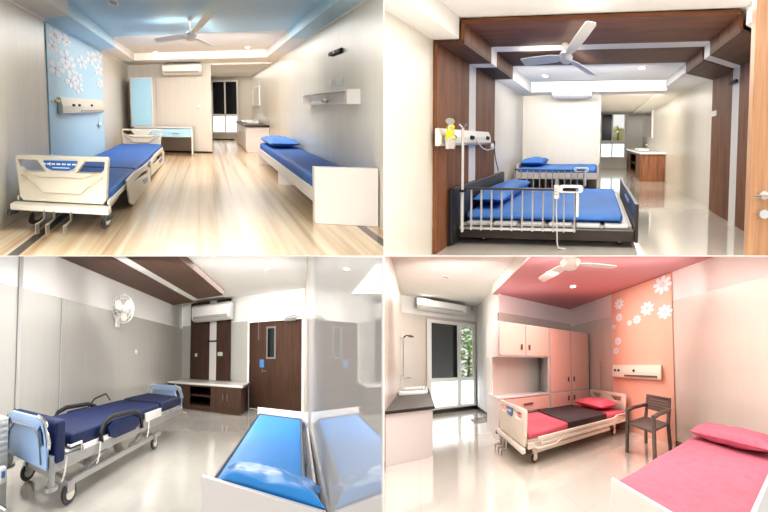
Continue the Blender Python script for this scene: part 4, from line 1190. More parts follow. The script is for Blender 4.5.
obj('badge_cap', MB().cyl(c + ax_ * 0.07, c + ax_ * 0.10, 0.055, 0.05, 20), WHITEP, f, smooth=True)
obj('cap_mark', MB().cyl(c + ax_ * 0.10, c + ax_ * 0.104, 0.022, seg=14), WALLGREY, f)
obj('motor', MB().cyl(c - ax_ * 0.20, c - ax_ * 0.04, 0.06, 0.08, 20), WHITEP, f, smooth=True)
obj('wall_mount', MB().box(0.0005, -0.06, -0.30, 0.06, 0.06, -0.10, 0.02).tube([(0.03, 0, -0.18), (0.10, 0, -0.10), c - ax_ * 0.12], 0.03), WHITEP, f, smooth=True)
sk = (4.42, 1.321)
switch_plate(Frame(R, LW + 0.001, *sk), 0.09, 0.09, 'white socket on the grey tiled wall below the wall fan', 1, 'y', 1)
downlight(R, *(-0.601, 5.056), ZC, 'bright small downlight in the plain white ceiling before the door', True, 0.07)

# navy bed
NS, NT = -2.136, 1.2
BL_, BW = 2.86, 0.92
bed = thing('hospital_bed', 'silver framed hospital bed with navy mattress and black arm hoops', 'hospital bed', Frame(R, NS - BW / 2 + 0.03, NT, 0))
h2 = BW / 2
hb_r = 0.702
hb_l = 0.736
zlow = 0.36
hz = (hb_r + hb_l) / 2
def panel(y, bot, top, name):
    out = [(-h2 + 0.02, bot), (h2 - 0.02, bot), (h2 - 0.03, top - 0.16), (h2 - 0.10, top - 0.03), (h2 - 0.2, top), (-h2 + 0.2, top), (-h2 + 0.10, top - 0.03), (-h2 + 0.03, top - 0.16)]
    hl = [(-h2 + 0.06, top - 0.20), (-h2 + 0.13, top - 0.22), (-h2 + 0.19, top - 0.10), (-h2 + 0.14, top - 0.06), (-h2 + 0.085, top - 0.11)]
    hr = [(-a, b) for a, b in hl][::-1]
    e = obj(name, MB().plate(out, [hl, hr], 'xz', y, y + 0.035, 0.008), SKYPLASTIC, bed, smooth=True, label='light blue plastic end board')
    obj('grip_tube', MB().tube([(h2 - 0.0, y + 0.017, bot + 0.16), (h2 + 0.005, y + 0.017, top - 0.17), (h2 - 0.06, y + 0.017, top - 0.035), (h2 - 0.2, y + 0.017, top + 0.004)], 0.020), CHROME, e, smooth=True)
    obj('grip_tube', MB().tube([(-h2 + 0.0, y + 0.017, bot + 0.16), (-h2 - 0.005, y + 0.017, top - 0.17), (-h2 + 0.06, y + 0.017, top - 0.035), (-h2 + 0.2, y + 0.017, top + 0.004)], 0.020), CHROME, e, smooth=True)
    obj('recess_line', MB().tube([(-h2 + 0.1, y - 0.003, bot + 0.03), (-h2 + 0.14, y - 0.003, (bot + top) / 2 + 0.02), (-h2 + 0.25, y - 0.003, top - 0.09), (h2 - 0.25, y - 0.003, top - 0.09), (h2 - 0.14, y - 0.003, (bot + top) / 2 + 0.02), (h2 - 0.1, y - 0.003, bot + 0.03)], 0.010, 6), SILVER, e, smooth=True)
    return e
panel(0.0, zlow, hz + 0.02, 'headboard')
panel(BL_ - 0.02, 0.34, 0.745, 'footboard')
for sx in (-1, 1):
    obj('corner_post', MB().cyl((sx * (h2 - 0.015), 0.06, 0.22), (sx * (h2 - 0.015), 0.06, 0.46), 0.032, seg=14).cyl((sx * (h2 - 0.015), 0.06, 0.20), (sx * (h2 - 0.015), 0.06, 0.225), 0.06, seg=18), SILVER, bed, smooth=True)
    obj('side_beam', MB().box(sx * h2 - 0.02, 0.06, 0.33, sx * h2 + 0.02, BL_ - 0.05, 0.42, 0.006), SILVER, bed)
    obj('base_beam', MB().box(sx * (h2 - 0.03) - 0.02, 0.22, 0.15, sx * (h2 - 0.03) + 0.02, 2.05, 0.20, 0.005), SILVER, bed)
obj('cross_beam', MB().box(-h2, 0.24, 0.15, h2, 0.30, 0.20), SILVER, bed)
obj('cross_beam', MB().box(-h2, 1.84, 0.15, h2, 1.90, 0.20), SILVER, bed)
obj('lift_strut', MB().tube([(h2 - 0.1, 0.45, 0.18), (h2 - 0.1, 1.1, 0.34)], 0.022).tube([(-h2 + 0.1, 0.45, 0.18), (-h2 + 0.1, 1.1, 0.34)], 0.022), SILVER, bed, smooth=True)
obj('lift_strut', MB().tube([(h2 - 0.1, 1.3, 0.18), (h2 - 0.1, 1.8, 0.34)], 0.022).tube([(-h2 + 0.1, 1.3, 0.18), (-h2 + 0.1, 1.8, 0.34)], 0.022), SILVER, bed, smooth=True)
obj('motor_box', MB().box(-0.25, 0.55, 0.19, 0.30, 0.80, 0.29, 0.02), SILVER, bed)
obj('actuator', MB().cyl((0.12, 0.8, 0.25), (0.12, 1.7, 0.30), 0.03, seg=12), SILVER, bed, smooth=True)
for x, y in ((h2 - 0.03, 0.27), (-h2 + 0.03, 0.27), (h2 - 0.03, 1.87), (-h2 + 0.03, 1.87)):
    castor(bed, x, y, 0.092, 0.20)
MZ = 0.575
obj('deck', MB().box(-h2 + 0.03, 0.22, 0.42, h2 - 0.03, BL_ - 0.08, MZ - 0.13, 0.008), WHITEP, bed)
obj('mattress', MB().pad(-h2 + 0.01, 0.26, MZ - 0.13, h2 - 0.01, 2.0, MZ, 0.03, 12, 0.003), NAVY, bed, smooth=True)
obj('mattress', MB().pad(-h2 + 0.01, 2.015, MZ - 0.12, h2 - 0.01, BL_ - 0.06, MZ + 0.012, 0.03, 8, 0.003), NAVY, bed, smooth=True)
obj('backrest_pad', MB().pad(-h2 + 0.0, 0.06, 0.385, h2 + 0.03, 0.18, hz - 0.0, 0.03, 5, 0.0), NAVY, bed, smooth=True, label='navy pad standing against the head end')
obj('mattress_stop', MB().tube([(h2 + 0.0, 0.22, MZ - 0.08), (h2 + 0.04, 0.22, MZ - 0.08), (h2 + 0.04, 0.36, MZ - 0.08), (h2 + 0.0, 0.38, MZ - 0.15)], 0.012), WHITEP, bed, smooth=True)
obj('deck_edge', MB().box(h2 - 0.01, 0.40, MZ - 0.16, h2 + 0.02, 0.9, MZ - 0.12), WHITEP, bed)
obj('deck_edge', MB().box(h2 - 0.01, 1.55, MZ - 0.15, h2 + 0.02, 2.0, MZ - 0.05), WHITEP, bed)
HP = [(t - NT, z) for t, z in [(1.848, 0.42), (1.829, 0.508), (1.888, 0.59), (2.019, 0.624), (2.407, 0.611), (2.567, 0.562), (2.619, 0.471), (2.635, 0.386)]]
for sx in (-1, 1):
    x = sx * (h2 + 0.035)
    g = obj('arm_hoop', MB().tube([(x, a, b) for a, b in HP], 0.026, 10), BLACKP, bed, smooth=True, label='black side hoop')
    pts = [(HP[1][0] + (HP[6][0] - HP[1][0]) * q, HP[0][1] + e) for q, e in ((.18, .02), (.16, .10), (.3, .155), (.7, .155), (.92, .10), (.94, .03), (.8, -.02), (.3, -.02))]
    obj('side_pad', MB().plate(pts, [], 'yz', x - 0.03, x + 0.015, 0.012), NAVY, g, smooth=True)
for y in (0.18, 0.62, 1.60):
    obj('bag_hook', MB().tube([(h2 + 0.02, y, 0.42), (h2 + 0.05, y, 0.43), (h2 + 0.055, y - 0.02, 0.33), (h2 + 0.05, y - 0.04, 0.26), (h2 + 0.04, y - 0.05, 0.25)], 0.009), WHITEP, bed, smooth=True)
obj('foot_crank', MB().tube([(h2 - 0.1, BL_ - 0.10, 0.36), (h2 - 0.02, BL_ + 0.15, 0.30), (h2 + 0.02, BL_ + 0.15, 0.29)], 0.010).tube([(h2 - 0.3, BL_ - 0.10, 0.36), (h2 - 0.3, BL_ - 0.05, 0.20)], 0.010), STEEL, bed, smooth=True)
obj('cable_loop', MB().tube([(-h2 + 0.02, 1.0, 0.46), (-h2 - 0.03, 1.35, 0.66), (-h2 - 0.03, 1.6, 0.70), (-h2, 1.68, 0.60)], 0.012), BLACKP, bed, smooth=True)

# ribbed white unit at the very edge, with a handset and a chrome rail
e0 = (-2.657, 1.018)
k = thing('bedside_locker', 'white ribbed locker partly seen beside the head of the navy bed', 'locker', Frame(R, e0[0] - 0.42, e0[1] - 0.03, 0))
lz = 0.72
obj('body', MB().box(0, 0, 0, 0.40, 0.12, lz, 0.01), LOCKER, k)
for q in range(7):
    obj('side_rib', MB().box(0.40, 0.01, lz - 0.06 - q * 0.05, 0.408, 0.11, lz - 0.035 - q * 0.05, 0.003), LOCKER, k)
obj('chrome_rail', MB().tube([(0.30, -0.03, 0.10), (0.38, -0.03, 0.10), (0.47, 0.02, 0.07), (0.54, 0.06, 0.04)], 0.016), CHROME, k, smooth=True)
hs = (-2.63, 1.151)
k = thing('hand_control', 'pale blue bed handset hanging beside the white ribbed locker', 'remote control', Frame(R, e0[0] + 0.013, e0[1] + 0.02, 0.221))
obj('body', MB().box(-0.02, -0.03, 0, 0.05, 0.03, 0.13, 0.015, 3), WHITEP, k, smooth=True)
obj('screen', MB().box(0.049, -0.015, 0.05, 0.054, 0.015, 0.10), BLUEPLAQUE, k)

# azure cot along the polished wall
p0, p1 = (-0.572, 1.43), (0.07, 1.394)
f0 = (-0.613, 3.797)
cx = p0[0]
cot = thing('daybed', 'white laminate cot with bright azure mattress beside the mirror-polished wall', 'bed', Frame(R, cx, p0[1], 0))
cw, cl_ = RW - 0.02 - cx, f0[1] - p0[1]
obj('end_panel', MB().box(0, -0.03, 0, cw, 0, 0.58, 0.004), LAMINATE, cot)
obj('end_panel', MB().box(0, cl_, 0, cw, cl_ + 0.03, 0.58, 0.004), LAMINATE, cot)
obj('side_board', MB().box(0.0, 0, 0.22, 0.02, cl_, 0.42), LAMINATE, cot)
obj('side_board', MB().box(cw - 0.02, 0, 0.22, cw, cl_, 0.42), LAMINATE, cot)
m = obj('mattress', MB().pad(0.03, 0.02, 0.36, cw - 0.09, cl_ - 0.02, 0.50, 0.02, 8, 0.0), AZURE, cot, smooth=True)
obj('piping', MB().tube([(0.03, 0.02, 0.495), (cw - 0.09, 0.02, 0.495), (cw - 0.09, cl_ - 0.02, 0.495), (0.03, cl_ - 0.02, 0.495)], 0.014, 8, True), PIPING, m, smooth=True)
pc = (-0.084, 1.58)
tag(obj('pillow', MB().cushion(0.12, 0.004, 0, cw + 0.006, 0.19, 0.14, 26, 0.008, pinch=0.14), AZUREGLOSS, None, Frame(R, cx, p0[1], 0.513), smooth=True), 'shiny azure vinyl pillow on the azure cot', 'pillow')


# ================================================================ pink room (lower right quarter of the image)
R = pink_room
RW, CAB, WIN, LW = 3.42, 3.84, 5.78, -0.37
ZC, ZT = 2.72, 2.26
RS = 1.40                               # return wall between the window recess and the cupboard wall
struct('floor', MB().box(LW - 0.1, 0.2, -0.1, RW + 0.1, WIN + 0.1, 0), PINKFLOOR, R, 'glossy ivory tile floor')
struct('wall_right', MB().box(RW, 0.1, 0, RW + 0.1, CAB + 0.1, ZT), PINKWALL, R, 'warm beige tiled side wall')
struct('wall_right', MB().box(RW + 0.006, 0.1, ZT, RW + 0.1, CAB + 0.1, ZC), mat('pale_pink_paint', (0.84, 0.74, 0.72), 0.6), R, 'pale pink plaster above the side wall tiles')
struct('wall_back', MB().box(RS, CAB, 0, RW, CAB + 0.1, 2.34), PINKBACK, R, 'tiled wall behind the peach cupboards')
struct('wall_back', MB().box(RS, CAB + 0.006, 2.34, RW, CAB + 0.1, ZC), bpy.data.materials['pale_pink_paint'], R)
ZW = 2.92
struct('wall_return', MB().box(RS, CAB + 0.1, 0, RS + 0.1, WIN, ZW), OFFWHITE, R)
struct('wall_left', MB().box(LW - 0.1, 0.2, 0, LW, WIN, ZW), PINKWALL, R, 'tiled wall beside the washing counter')
a, b = (0.155, 2.41), (1.65, 0.134)
zmid0, zmid1 = 0.817, 0.912
wz0, wz1 = b[1] - 0.02, a[1]
wx0, wx1 = a[0], min(b[0], RS - 0.04)
struct('wall_window', MB().box(LW, WIN, 0, wx0, WIN + 0.1, 2.5).box(wx1, WIN, 0, RS, WIN + 0.1, 2.5).box(wx0, WIN, 0, wx1, WIN + 0.1, wz0).box(wx0, WIN, wz1, wx1, WIN + 0.1, 2.5), PINKBACK, R, 'tiled window wall')
struct('wall_window', MB().box(LW, WIN + 0.006, 2.5, RS, WIN + 0.1, ZW), OFFWHITE, R)
struct('ceiling', MB().box(RS - 0.1, 0.1, ZC, RW + 0.1, CAB + 0.1, ZC + 0.1), PINKCEIL, R, 'rose pink ceiling')
struct('ceiling', MB().box(LW - 0.1, 0.1, ZW, RS - 0.1, CAB, ZW + 0.1).box(LW - 0.1, CAB, ZW, RS + 0.1, WIN + 0.1, ZW + 0.1).box(RS - 0.12, 0.1, ZC, RS - 0.1, CAB + 0.1, ZW), OFFWHITE, R, 'white ceiling towards the window')
struct('baseboard_right', MB().box(RW - 0.012, 0.1, 0, RW, 2.0, 0.07), DARKSTONE, R)
struct('baseboard_window', MB().box(LW, WIN - 0.012, 0, RS, WIN, 0.09), DARKSTONE, R)
struct('baseboard_return', MB().box(RS - 0.012, CAB, 0, RS, WIN - 0.02, 0.09), DARKSTONE, R)
struct('baseboard_left', MB().box(LW, 0.2, 0, LW + 0.012, 3.1, 0.09), DARKSTONE, R)

# window
ww, g = wx1 - wx0, 0.06
mx = 0.919 - wx0
wn = struct('window_3', MB().plate([(wx0, wz0), (wx1, wz0), (wx1, wz1), (wx0, wz1)], [[(wx0 + p_, q0), (wx0 + q_, q0), (wx0 + q_, q1), (wx0 + p_, q1)] for p_, q_ in ((0.10, mx - 0.05), (mx + 0.05, ww - 0.07)) for q0, q1 in ((wz0 + 0.06, zmid0), (zmid1, wz1 - 0.08))], 'xz', WIN - 0.04, WIN + 0.06), WHITEP, R, 'white window: dark pane, barred leafy pane, frosted panes below')
for p_, q_ in ((0.09, mx - 0.04), (mx + 0.04, ww - 0.06)):
    obj('frosted_pane', MB().box(wx0 + p_, WIN, wz0 + 0.05, wx0 + q_, WIN + 0.01, zmid0 + 0.01), FROST, wn, label='bright frosted lower pane')
obj('pane', MB().box(wx0 + 0.09, WIN, zmid1 - 0.01, wx0 + mx - 0.04, WIN + 0.01, wz1 - 0.07), DARKGLASS, wn, label='dark pane')
for q in range(4):
    z = zmid1 + (wz1 - zmid1) * (0.2 + 0.2 * q)
    obj('grille_bar', MB().cyl((wx0 + mx + 0.04, WIN + 0.03, z), (wx0 + ww - 0.06, WIN + 0.03, z), 0.016, seg=8), WHITEP, wn, smooth=True)
tr = thing('garden_tree', 'leafy green tree outside the pink room window', 'tree', Frame(R, wx0 + 0.95, WIN + 0.9, 0))
obj('foliage', foliage(MB(), random.Random(11), 650, (-0.8, -0.25, 0.4, 1.2, 0.5, 3.0), 0.2), LEAF1, tr)
obj('trunk', MB().cyl((0.2, 0.1, -0.8), (0.3, 0.1, 1.6), 0.07, 0.04, 10), BARK, tr, smooth=True)
struct('ground', MB().box(-1.5, WIN + 0.15, -0.95, 3, WIN + 3, -0.80), bpy.data.materials['garden_soil'], R)
a0, a1 = (-0.055, 2.9), (1.075, 2.602)
ac_unit(Frame(R, a0[0], WIN - 0.005, 2.602), a1[0] - a0[0], 0.25, 0.3, 'white split air conditioner above the barred window')
v0, v1 = (1.189, 2.699), (1.624, 3.017)
k = thing('exhaust_vent', 'small louvred vent beside the air conditioner above the window', 'vent', Frame(R, v0[0], WIN, v0[1]))
vw, vh = min(v1[0], RS - 0.03) - v0[0], max(0.16, v1[1] - v0[1])
obj('frame', MB().plate([(0, 0), (vw, 0), (vw, vh), (0, vh)], [[(0.03, 0.03), (vw - 0.03, 0.03), (vw - 0.03, vh - 0.03), (0.03, vh - 0.03)]], 'xz', -0.06, -0.001), WHITEP, k)
obj('louver', MB().box(0.03, -0.04, vh * 0.30, vw - 0.03, -0.02, vh * 0.38).box(0.03, -0.04, vh * 0.48, vw - 0.03, -0.02, vh * 0.56).box(0.03, -0.04, vh * 0.66, vw - 0.03, -0.02, vh * 0.74), WALLGREY, k)

# washing counter
CT = 3.15
chz = 0.688
ct = thing('wash_counter', 'white washing counter with black stone top beside the barred window', 'counter', Frame(R, LW + 0.004, CT, 0))
cw, cl_ = 0.132 - LW + 0.02, 2.5
obj('cabinet', MB().box(0, 0, 0.0, cw - 0.02, cl_, chz - 0.045, 0.004), GREYLAM, ct)
obj('stone_top', MB().box(0, -0.03, chz - 0.045, cw + 0.02, cl_, chz, 0.006), GRANITE, ct, label='black granite top')
for q in range(3):
    y0, y1 = 0.06 + q * 0.8, 0.82 + q * 0.8
    dr = obj('door', MB().box(cw - 0.02, y0, 0.06, cw - 0.004, y1, chz - 0.07, 0.003), GREYLAM, ct)
    obj('handle', MB().box(cw - 0.004, y1 - 0.14, chz * 0.55, cw + 0.012, y1 - 0.10, chz * 0.75, 0.003), STEEL, dr)
bs = thing('wash_basin', 'white basin let into the black stone top', 'basin', Frame(R, LW + cw * 0.5, CT + 1.75, chz + 0.001))
obj('bowl', MB().plate(rrect(-0.24, -0.42, 0.24, 0.42, 0.08), [rrect(-0.20, -0.37, 0.20, 0.37, 0.07)], 'xy', 0, 0.08, 0.008), CERAMIC, bs, smooth=True)
obj('tap', MB().tube([(-0.22, 0, 0.08), (-0.22, 0, 0.26), (-0.17, 0, 0.31), (-0.05, 0, 0.30)], 0.014), CHROME, bs, smooth=True)
sl = (5.87, 1.61)
k = thing('shower_rail', 'slim chrome rail with shower arm on the tiled wall above the counter', 'shower rail', Frame(R, LW + 0.05, 5.45, chz + 0.25))
obj('rail', MB().cyl((0, 0, 0), (0, 0, 0.95), 0.012, seg=10), CHROME, k, smooth=True)
obj('bracket', MB().box(-0.048, -0.02, 0.88, 0.01, 0.02, 0.92).box(-0.048, -0.02, 0.03, 0.01, 0.02, 0.07), CHROME, k)
obj('arm', MB().tube([(0, 0, 0.92), (0.06, 0, 0.98), (0.15, 0, 0.98)], 0.014).cyl((0.15, 0, 0.95), (0.15, 0, 0.985), 0.06, 0.03, 16), BLACKP, k, smooth=True)
dm = (0.992, 4.676)
k = thing('floor_drain', 'striped metal floor drain grating below the window', 'drain', Frame(R, 1.207, 4.528, 0.0))
obj('frame', MB().plate([(-0.22, -0.22), (0.22, -0.22), (0.22, 0.22), (-0.22, 0.22)], [[(-0.20, -0.20), (0.20, -0.20), (0.20, 0.20), (-0.20, 0.20)]], 'xy', 0.0005, 0.008), SILVER, k)
gr = MB()
for q in range(8):
    gr.box(-0.2 + q * 0.052, -0.2, 0.0005, -0.176 + q * 0.052, 0.2, 0.006)
obj('grate', gr, TAUPE, k)

# peach cupboards
FT = 3.16
DP = CAB - FT - 0.012


def cupboard(name, label, x0, x1, z0, z1, doors, rows, gap=0.025):
    t = thing(name, label, 'cupboard', Frame(R, x0, FT, z0))
    w, h = x1 - x0, z1 - z0
    obj('carcass', MB().box(0, 0, 0, w, DP, h, 0.003), GREYLAM, t)
    for (ra, rb, hz_) in rows:
        for q in range(doors):
            xa, xb = gap + q * (w - gap) / doors, (q + 1) * (w - gap) / doors
            dr = obj('door', MB().box(xa, -0.018, ra * h + gap, xb, -0.0005, rb * h - gap * 0.5, 0.004), PEACHLAM, t, label='peach door')
            hx = xb - 0.09 if q == 0 else xa + 0.05
            zc = h * hz_
            obj('handle', MB().box(hx, -0.034, zc - 0.05, hx + 0.035, -0.018, zc + 0.05, 0.004), TAUPE, dr)
    return t


u0, u1 = (1.123, 1.991), (2.213, 1.39)
uz0, uz1 = 1.397, 1.987
t1 = 3.526
tz = 1.993
tx1 = min(t1, RW - 0.02)
cupboard('wall_cupboard', 'wall-hung cupboard with two peach doors above the desk niche', u0[0], u1[0] - 0.004, uz0, tz, 2, [(0, 1, 0.3)])
lz = 0.688
cupboard('tall_cupboard', 'tall cupboard with peach doors in two tiers behind the bed', u1[0], tx1, 0, tz, 2, [(0.03, lz / tz, lz / tz - 0.07), (lz / tz, 1, lz / tz + 0.13)])
dk0 = 0.703
dk1 = 0.413
dk = thing('desk_unit', 'pale desk unit with one peach drawer under the wall-hung cupboard', 'desk', Frame(R, u0[0], FT, 0))
w = u1[0] - u0[0] - 0.004
obj('desk_top', MB().box(-0.01, -0.02, dk0 - 0.03, w, DP, dk0, 0.004), GREYLAM, dk)
obj('side_panel', MB().box(0, 0, 0, 0.03, DP, dk0 - 0.03), GREYLAM, dk)
obj('side_panel', MB().box(w - 0.03, 0, 0, w, DP, dk0 - 0.03), GREYLAM, dk)
obj('niche_back', MB().box(0.0, 0.30, dk0, w - 0.03, 0.315, uz0 - 0.003), PINKBACK, dk)
obj('niche_side', MB().box(w - 0.03, 0, dk0, w, DP, uz0 - 0.003), GREYLAM, dk)
dr = obj('drawer', MB().box(0.05, -0.016, dk1, w - 0.035, 0.30, dk0 - 0.04, 0.004), PEACHLAM, dk, label='peach drawer front')
obj('handle', MB().box(w * 0.45, -0.034, (dk0 + dk1) / 2 - 0.03, w * 0.63, -0.016, (dk0 + dk1) / 2, 0.004), TAUPE, dr)
obj('drawer_floor', MB().box(0.03, 0.0, dk1 - 0.03, w - 0.03, DP, dk1 - 0.01), GREYLAM, dk)

# peach wall panel with flowers, console
pa, pb = 2.484, 1.33
p = thing('accent_panel', 'tall peach wall panel printed with pale flowers behind the bedhead', 'wall panel', Frame(R, RW, pb, 0.0))
obj('board', MB().box(-0.02, 0, 0.002, -0.001, pa - pb, ZC - 0.010, 0.003), PEACH, p)
mb, hearts = MB(), MB()
for (cu, cz), r in zip([(t - pb, z) for t, z in [(2.299, 2.462), (2.306, 2.194), (2.43, 2.025), (2.076, 2.043), (1.923, 2.079), (1.73, 2.234), (2.342, 1.729), (2.395, 1.533), (1.376, 2.557), (1.38, 2.109)]], (.11, .085, .05, .055, .085, .125, .085, .075, .15, .12)):
    cu = min(max(cu, r * 0.9), pa - pb - r * 0.9)
    flower(mb, cu, cz, r, 'yz', -0.022, -0.0205, 8, cu * 7, slim=0.72)
    hearts.cyl((-0.0235, cu, cz), (-0.0222, cu, cz), r * 0.16, seg=8)
obj('flower_print', mb, PRINTWHITE, p, label='pale many-petalled flower print')
obj('heart_dot_print', hearts, PRINTPINK, p)
c0, c1 = (2.446, 1.27), (1.498, 1.039)
cH = 1.25 - 1.001
k = thing('bedhead_console', 'white power and gas console on the peach flowered panel', 'console', Frame(R, RW - 0.024, c1[0], 1.001))
L = c0[0] - c1[0]
obj('housing', MB().plate([(0, 0.02), (0.0, cH), (-0.045, cH), (-0.07, cH * 0.5), (-0.07, 0.02), (-0.05, 0)], [], 'xz', 0, L, 0.004), CREAMPLASTIC, k)
obj('rail', MB().box(-0.085, L * 0.06, cH * 0.16, -0.0705, L * 0.70, cH * 0.28), TAUPE, k)
for q in (0.93, 0.84, 0.50):
    obj('gas_outlet', MB().cyl((-0.05, L * q, cH * 0.60), (-0.082, L * q, cH * 0.58), 0.024, 0.02, 16), BLACKP, k, smooth=True)
dp = (2.804, 1.316)
k = thing('drip_hook', 'thin chrome drip rail standing out between cupboard and peach panel', 'drip pole', Frame(R, RW - 0.03, 2.804, 0.6))
obj('pole', MB().cyl((0, 0, 0), (0, 0, dp[1] - 0.6), 0.011, seg=10), CHROME, k, smooth=True)
obj('cross_arm', MB().tube([(0.016, 0, dp[1] - 0.63), (-0.02, 0, dp[1] - 0.6), (-0.10, -0.08, dp[1] - 0.6)], 0.010).box(-0.005, -0.005, 0.02, 0.027, 0.005, 0.05), CHROME, k, smooth=True)

# hospital bed with rose mattress
BT = 2.12 - 0.0
BX0, BX1 = 1.10, RW - 0.09
BW, BL_ = 0.93, 0
bed = thing('hospital_bed', 'ivory hospital bed with coral sheet and black draw sheet by the peach panel', 'hospital bed', Frame(R, BX0, BT, 0))
L = BX1 - BX0
fz = 0.697
fb = 0.233
def board(x, top, bot, name):
    hl = [(0.10, top - 0.06), (0.34, top - 0.06), (0.28, top - 0.15), (0.12, top - 0.15)]
    hr = [(BW - a, b) for a, b in hl][::-1]
    out = [(0.03, bot), (BW - 0.03, bot), (BW, top - 0.03), (BW - 0.03, top), (0.03, top), (0.0, top - 0.03)]
    return obj(name, MB().plate(out, [hl, hr], 'yz', x, x + 0.04, 0.008), CREAMPLASTIC, bed, smooth=True)
e = board(0, fz, fb, 'footboard')
q = obj('badge', MB().plate([(BW * 0.38, fz - 0.04), (BW * 0.66, fz - 0.04), (BW * 0.60, fz - 0.16), (BW * 0.44, fz - 0.16)], [], 'yz', -0.008, 0.0), BLUEPLAQUE, e, label='blue maker plate')
obj('badge_lettering', MB().box(-0.010, BW * 0.45, fz - 0.10, -0.0075, BW * 0.60, fz - 0.08), WHITEP, q)
board(L - 0.045, 0.707, 0.3, 'headboard')
obj('end_bar', MB().box(-0.05, -0.01, fb - 0.06, 0.0, BW + 0.01, fb, 0.01), IVORYMETAL, bed)
obj('bumper_roller', MB().cyl((-0.02, BW + 0.02, fb - 0.08), (-0.02, BW + 0.02, fb - 0.04), 0.04, seg=18), RUBBER, bed, smooth=True)
bz = 0.281
for y in (0.0, BW - 0.05):
    obj('side_beam', MB().box(0.04, y, bz - 0.075, L - 0.05, y + 0.05, bz, 0.006), IVORYMETAL, bed)
obj('base_beam', MB().box(0.15, 0.03, bz - 0.16, L - 0.5, 0.08, bz - 0.10, 0.006), IVORYMETAL, bed)
obj('base_beam', MB().box(0.15, BW - 0.08, bz - 0.16, L - 0.5, BW - 0.03, bz - 0.10, 0.006), IVORYMETAL, bed)
wx = 1.266 - BX0
wx2 = 2.961 - BX0
for x in (wx, wx2):
    for y in (0.03, BW - 0.08):
        obj('leg', MB().box(x - 0.03, y, 0.14, x + 0.03, y + 0.05, bz - 0.07, 0.005), IVORYMETAL, bed)
        castor(bed, x, y + 0.025, 0.06, 0.16, body=IVORYMETAL, axle='y')
for y in (0.5, 0.62, 0.74):
    crank(bed, 0.0, y, fb - 0.03, (-1, 0), 0.13)
mz = 0.409
obj('deck', MB().box(0.05, 0.03, bz, L - 0.06, BW - 0.03, mz - 0.09, 0.008), IVORYMETAL, bed)
obj('mattress', MB().pad(0.05, 0.015, mz - 0.09, L - 0.06, BW - 0.015, mz, 0.035, 14, 0.006), CORAL, bed, smooth=True)
dx0, dx1 = 1.93 - BX0 - 0.1, 2.824 - BX0 - 0.12
tag(obj('draw_sheet', MB().box(dx0, 0.002, mz + 0.013, dx1, BW - 0.005, mz + 0.021, 0.003).box(dx0, 0.001, max(bz + 0.004, mz - 0.10), dx1, 0.009, mz + 0.020, 0.003), CHARCOAL, None, Frame(R, BX0, BT, 0)), 'black draw sheet across the middle of the coral bed', 'sheet')
tag(obj('pillow', MB().cushion(L - 0.62, 0.12, 0, L - 0.09, BW - 0.1, 0.16, 18, 0.008), CORAL, None, Frame(R, BX0, BT, mz + 0.02), smooth=True), 'coral pillow against the headboard of the hospital bed', 'pillow')
sr = obj('side_guard', MB().box(0.16, -0.055, bz + 0.03, L - 0.32, -0.03, bz + 0.075, 0.01).box(0.20, -0.055, bz - 0.03, L - 0.40, -0.03, bz + 0.005, 0.008), IVORYMETAL, bed, label='folded down side rail')
obj('guard_loop', MB().tube([(0.10, -0.04, bz - 0.01), (0.14, -0.055, bz - 0.06), (0.45, -0.055, bz - 0.065), (0.55, -0.055, bz - 0.01), (0.60, -0.045, bz + 0.03)], 0.014), IVORYMETAL, sr, smooth=True)
obj('guard_loop', MB().tube([(L - 0.50, -0.04, bz + 0.05), (L - 0.42, -0.055, bz + 0.10), (L - 0.18, -0.055, bz + 0.10), (L - 0.12, -0.055, bz - 0.02), (L - 0.40, -0.045, bz - 0.03)], 0.014), IVORYMETAL, sr, smooth=True)

# taupe armchair
pFL, pFR, pBR, pBL = (2.552, 1.647), (2.471, 1.207), (2.992, 1.233), (3.108, 1.654)
ch = thing('armchair', 'dark taupe plastic armchair with slatted back by the peach panel', 'chair', Frame(R, pFR[0], pFR[1], 0))
def rel(p_): return (p_[0] - pFR[0], p_[1] - pFR[1])
A, B, Cc, D = rel(pFR), rel(pFL), rel(pBL), rel(pBR)      # near front, far front, far back, near back
sz = 0.438
tb = 0.762
az = 0.597
def mixp(u, v):
    return ((A[0] * (1 - v) + B[0] * v) * (1 - u) + (D[0] * (1 - v) + Cc[0] * v) * u, (A[1] * (1 - v) + B[1] * v) * (1 - u) + (D[1] * (1 - v) + Cc[1] * v) * u)
SE = MB()
bq = bmesh.new()
N = 8
gv = [[None] * (N + 1) for _ in range(N + 1)]
for i in range(N + 1):
    for j in range(N + 1):
        u, v = i / N, j / N
        x, y = mixp(0.02 + 0.93 * u, 0.04 + 0.92 * v)
        gv[i][j] = bq.verts.new((x, y, sz - 0.018 * math.sin(PI * u) * math.sin(PI * v) + 0.006 * (u < 0.05) * -2))
for i in range(N):
    for j in range(N):
        bq.faces.new((gv[i][j], gv[i + 1][j], gv[i + 1][j + 1], gv[i][j + 1]))
ex = bmesh.ops.extrude_face_region(bq, geom=bq.faces[:])
for v_ in ex['geom']:
    if isinstance(v_, bmesh.types.BMVert):
        v_.co.z -= 0.03
SE._add(bq)
obj('seat', SE, TAUPE, ch, smooth=True)
for (px, py), top in ((A, az), (B, az)):
    ix, iy = (mixp(0.04, 0.03) if (px, py) == A else mixp(0.04, 0.97))
    obj('leg', MB().tube([(px, py, 0.0), (ix * 0.7 + px * 0.3, iy * 0.7 + py * 0.3, sz - 0.04), (ix, iy, top)], 0.026, 8), TAUPE, ch, smooth=True)
back = []
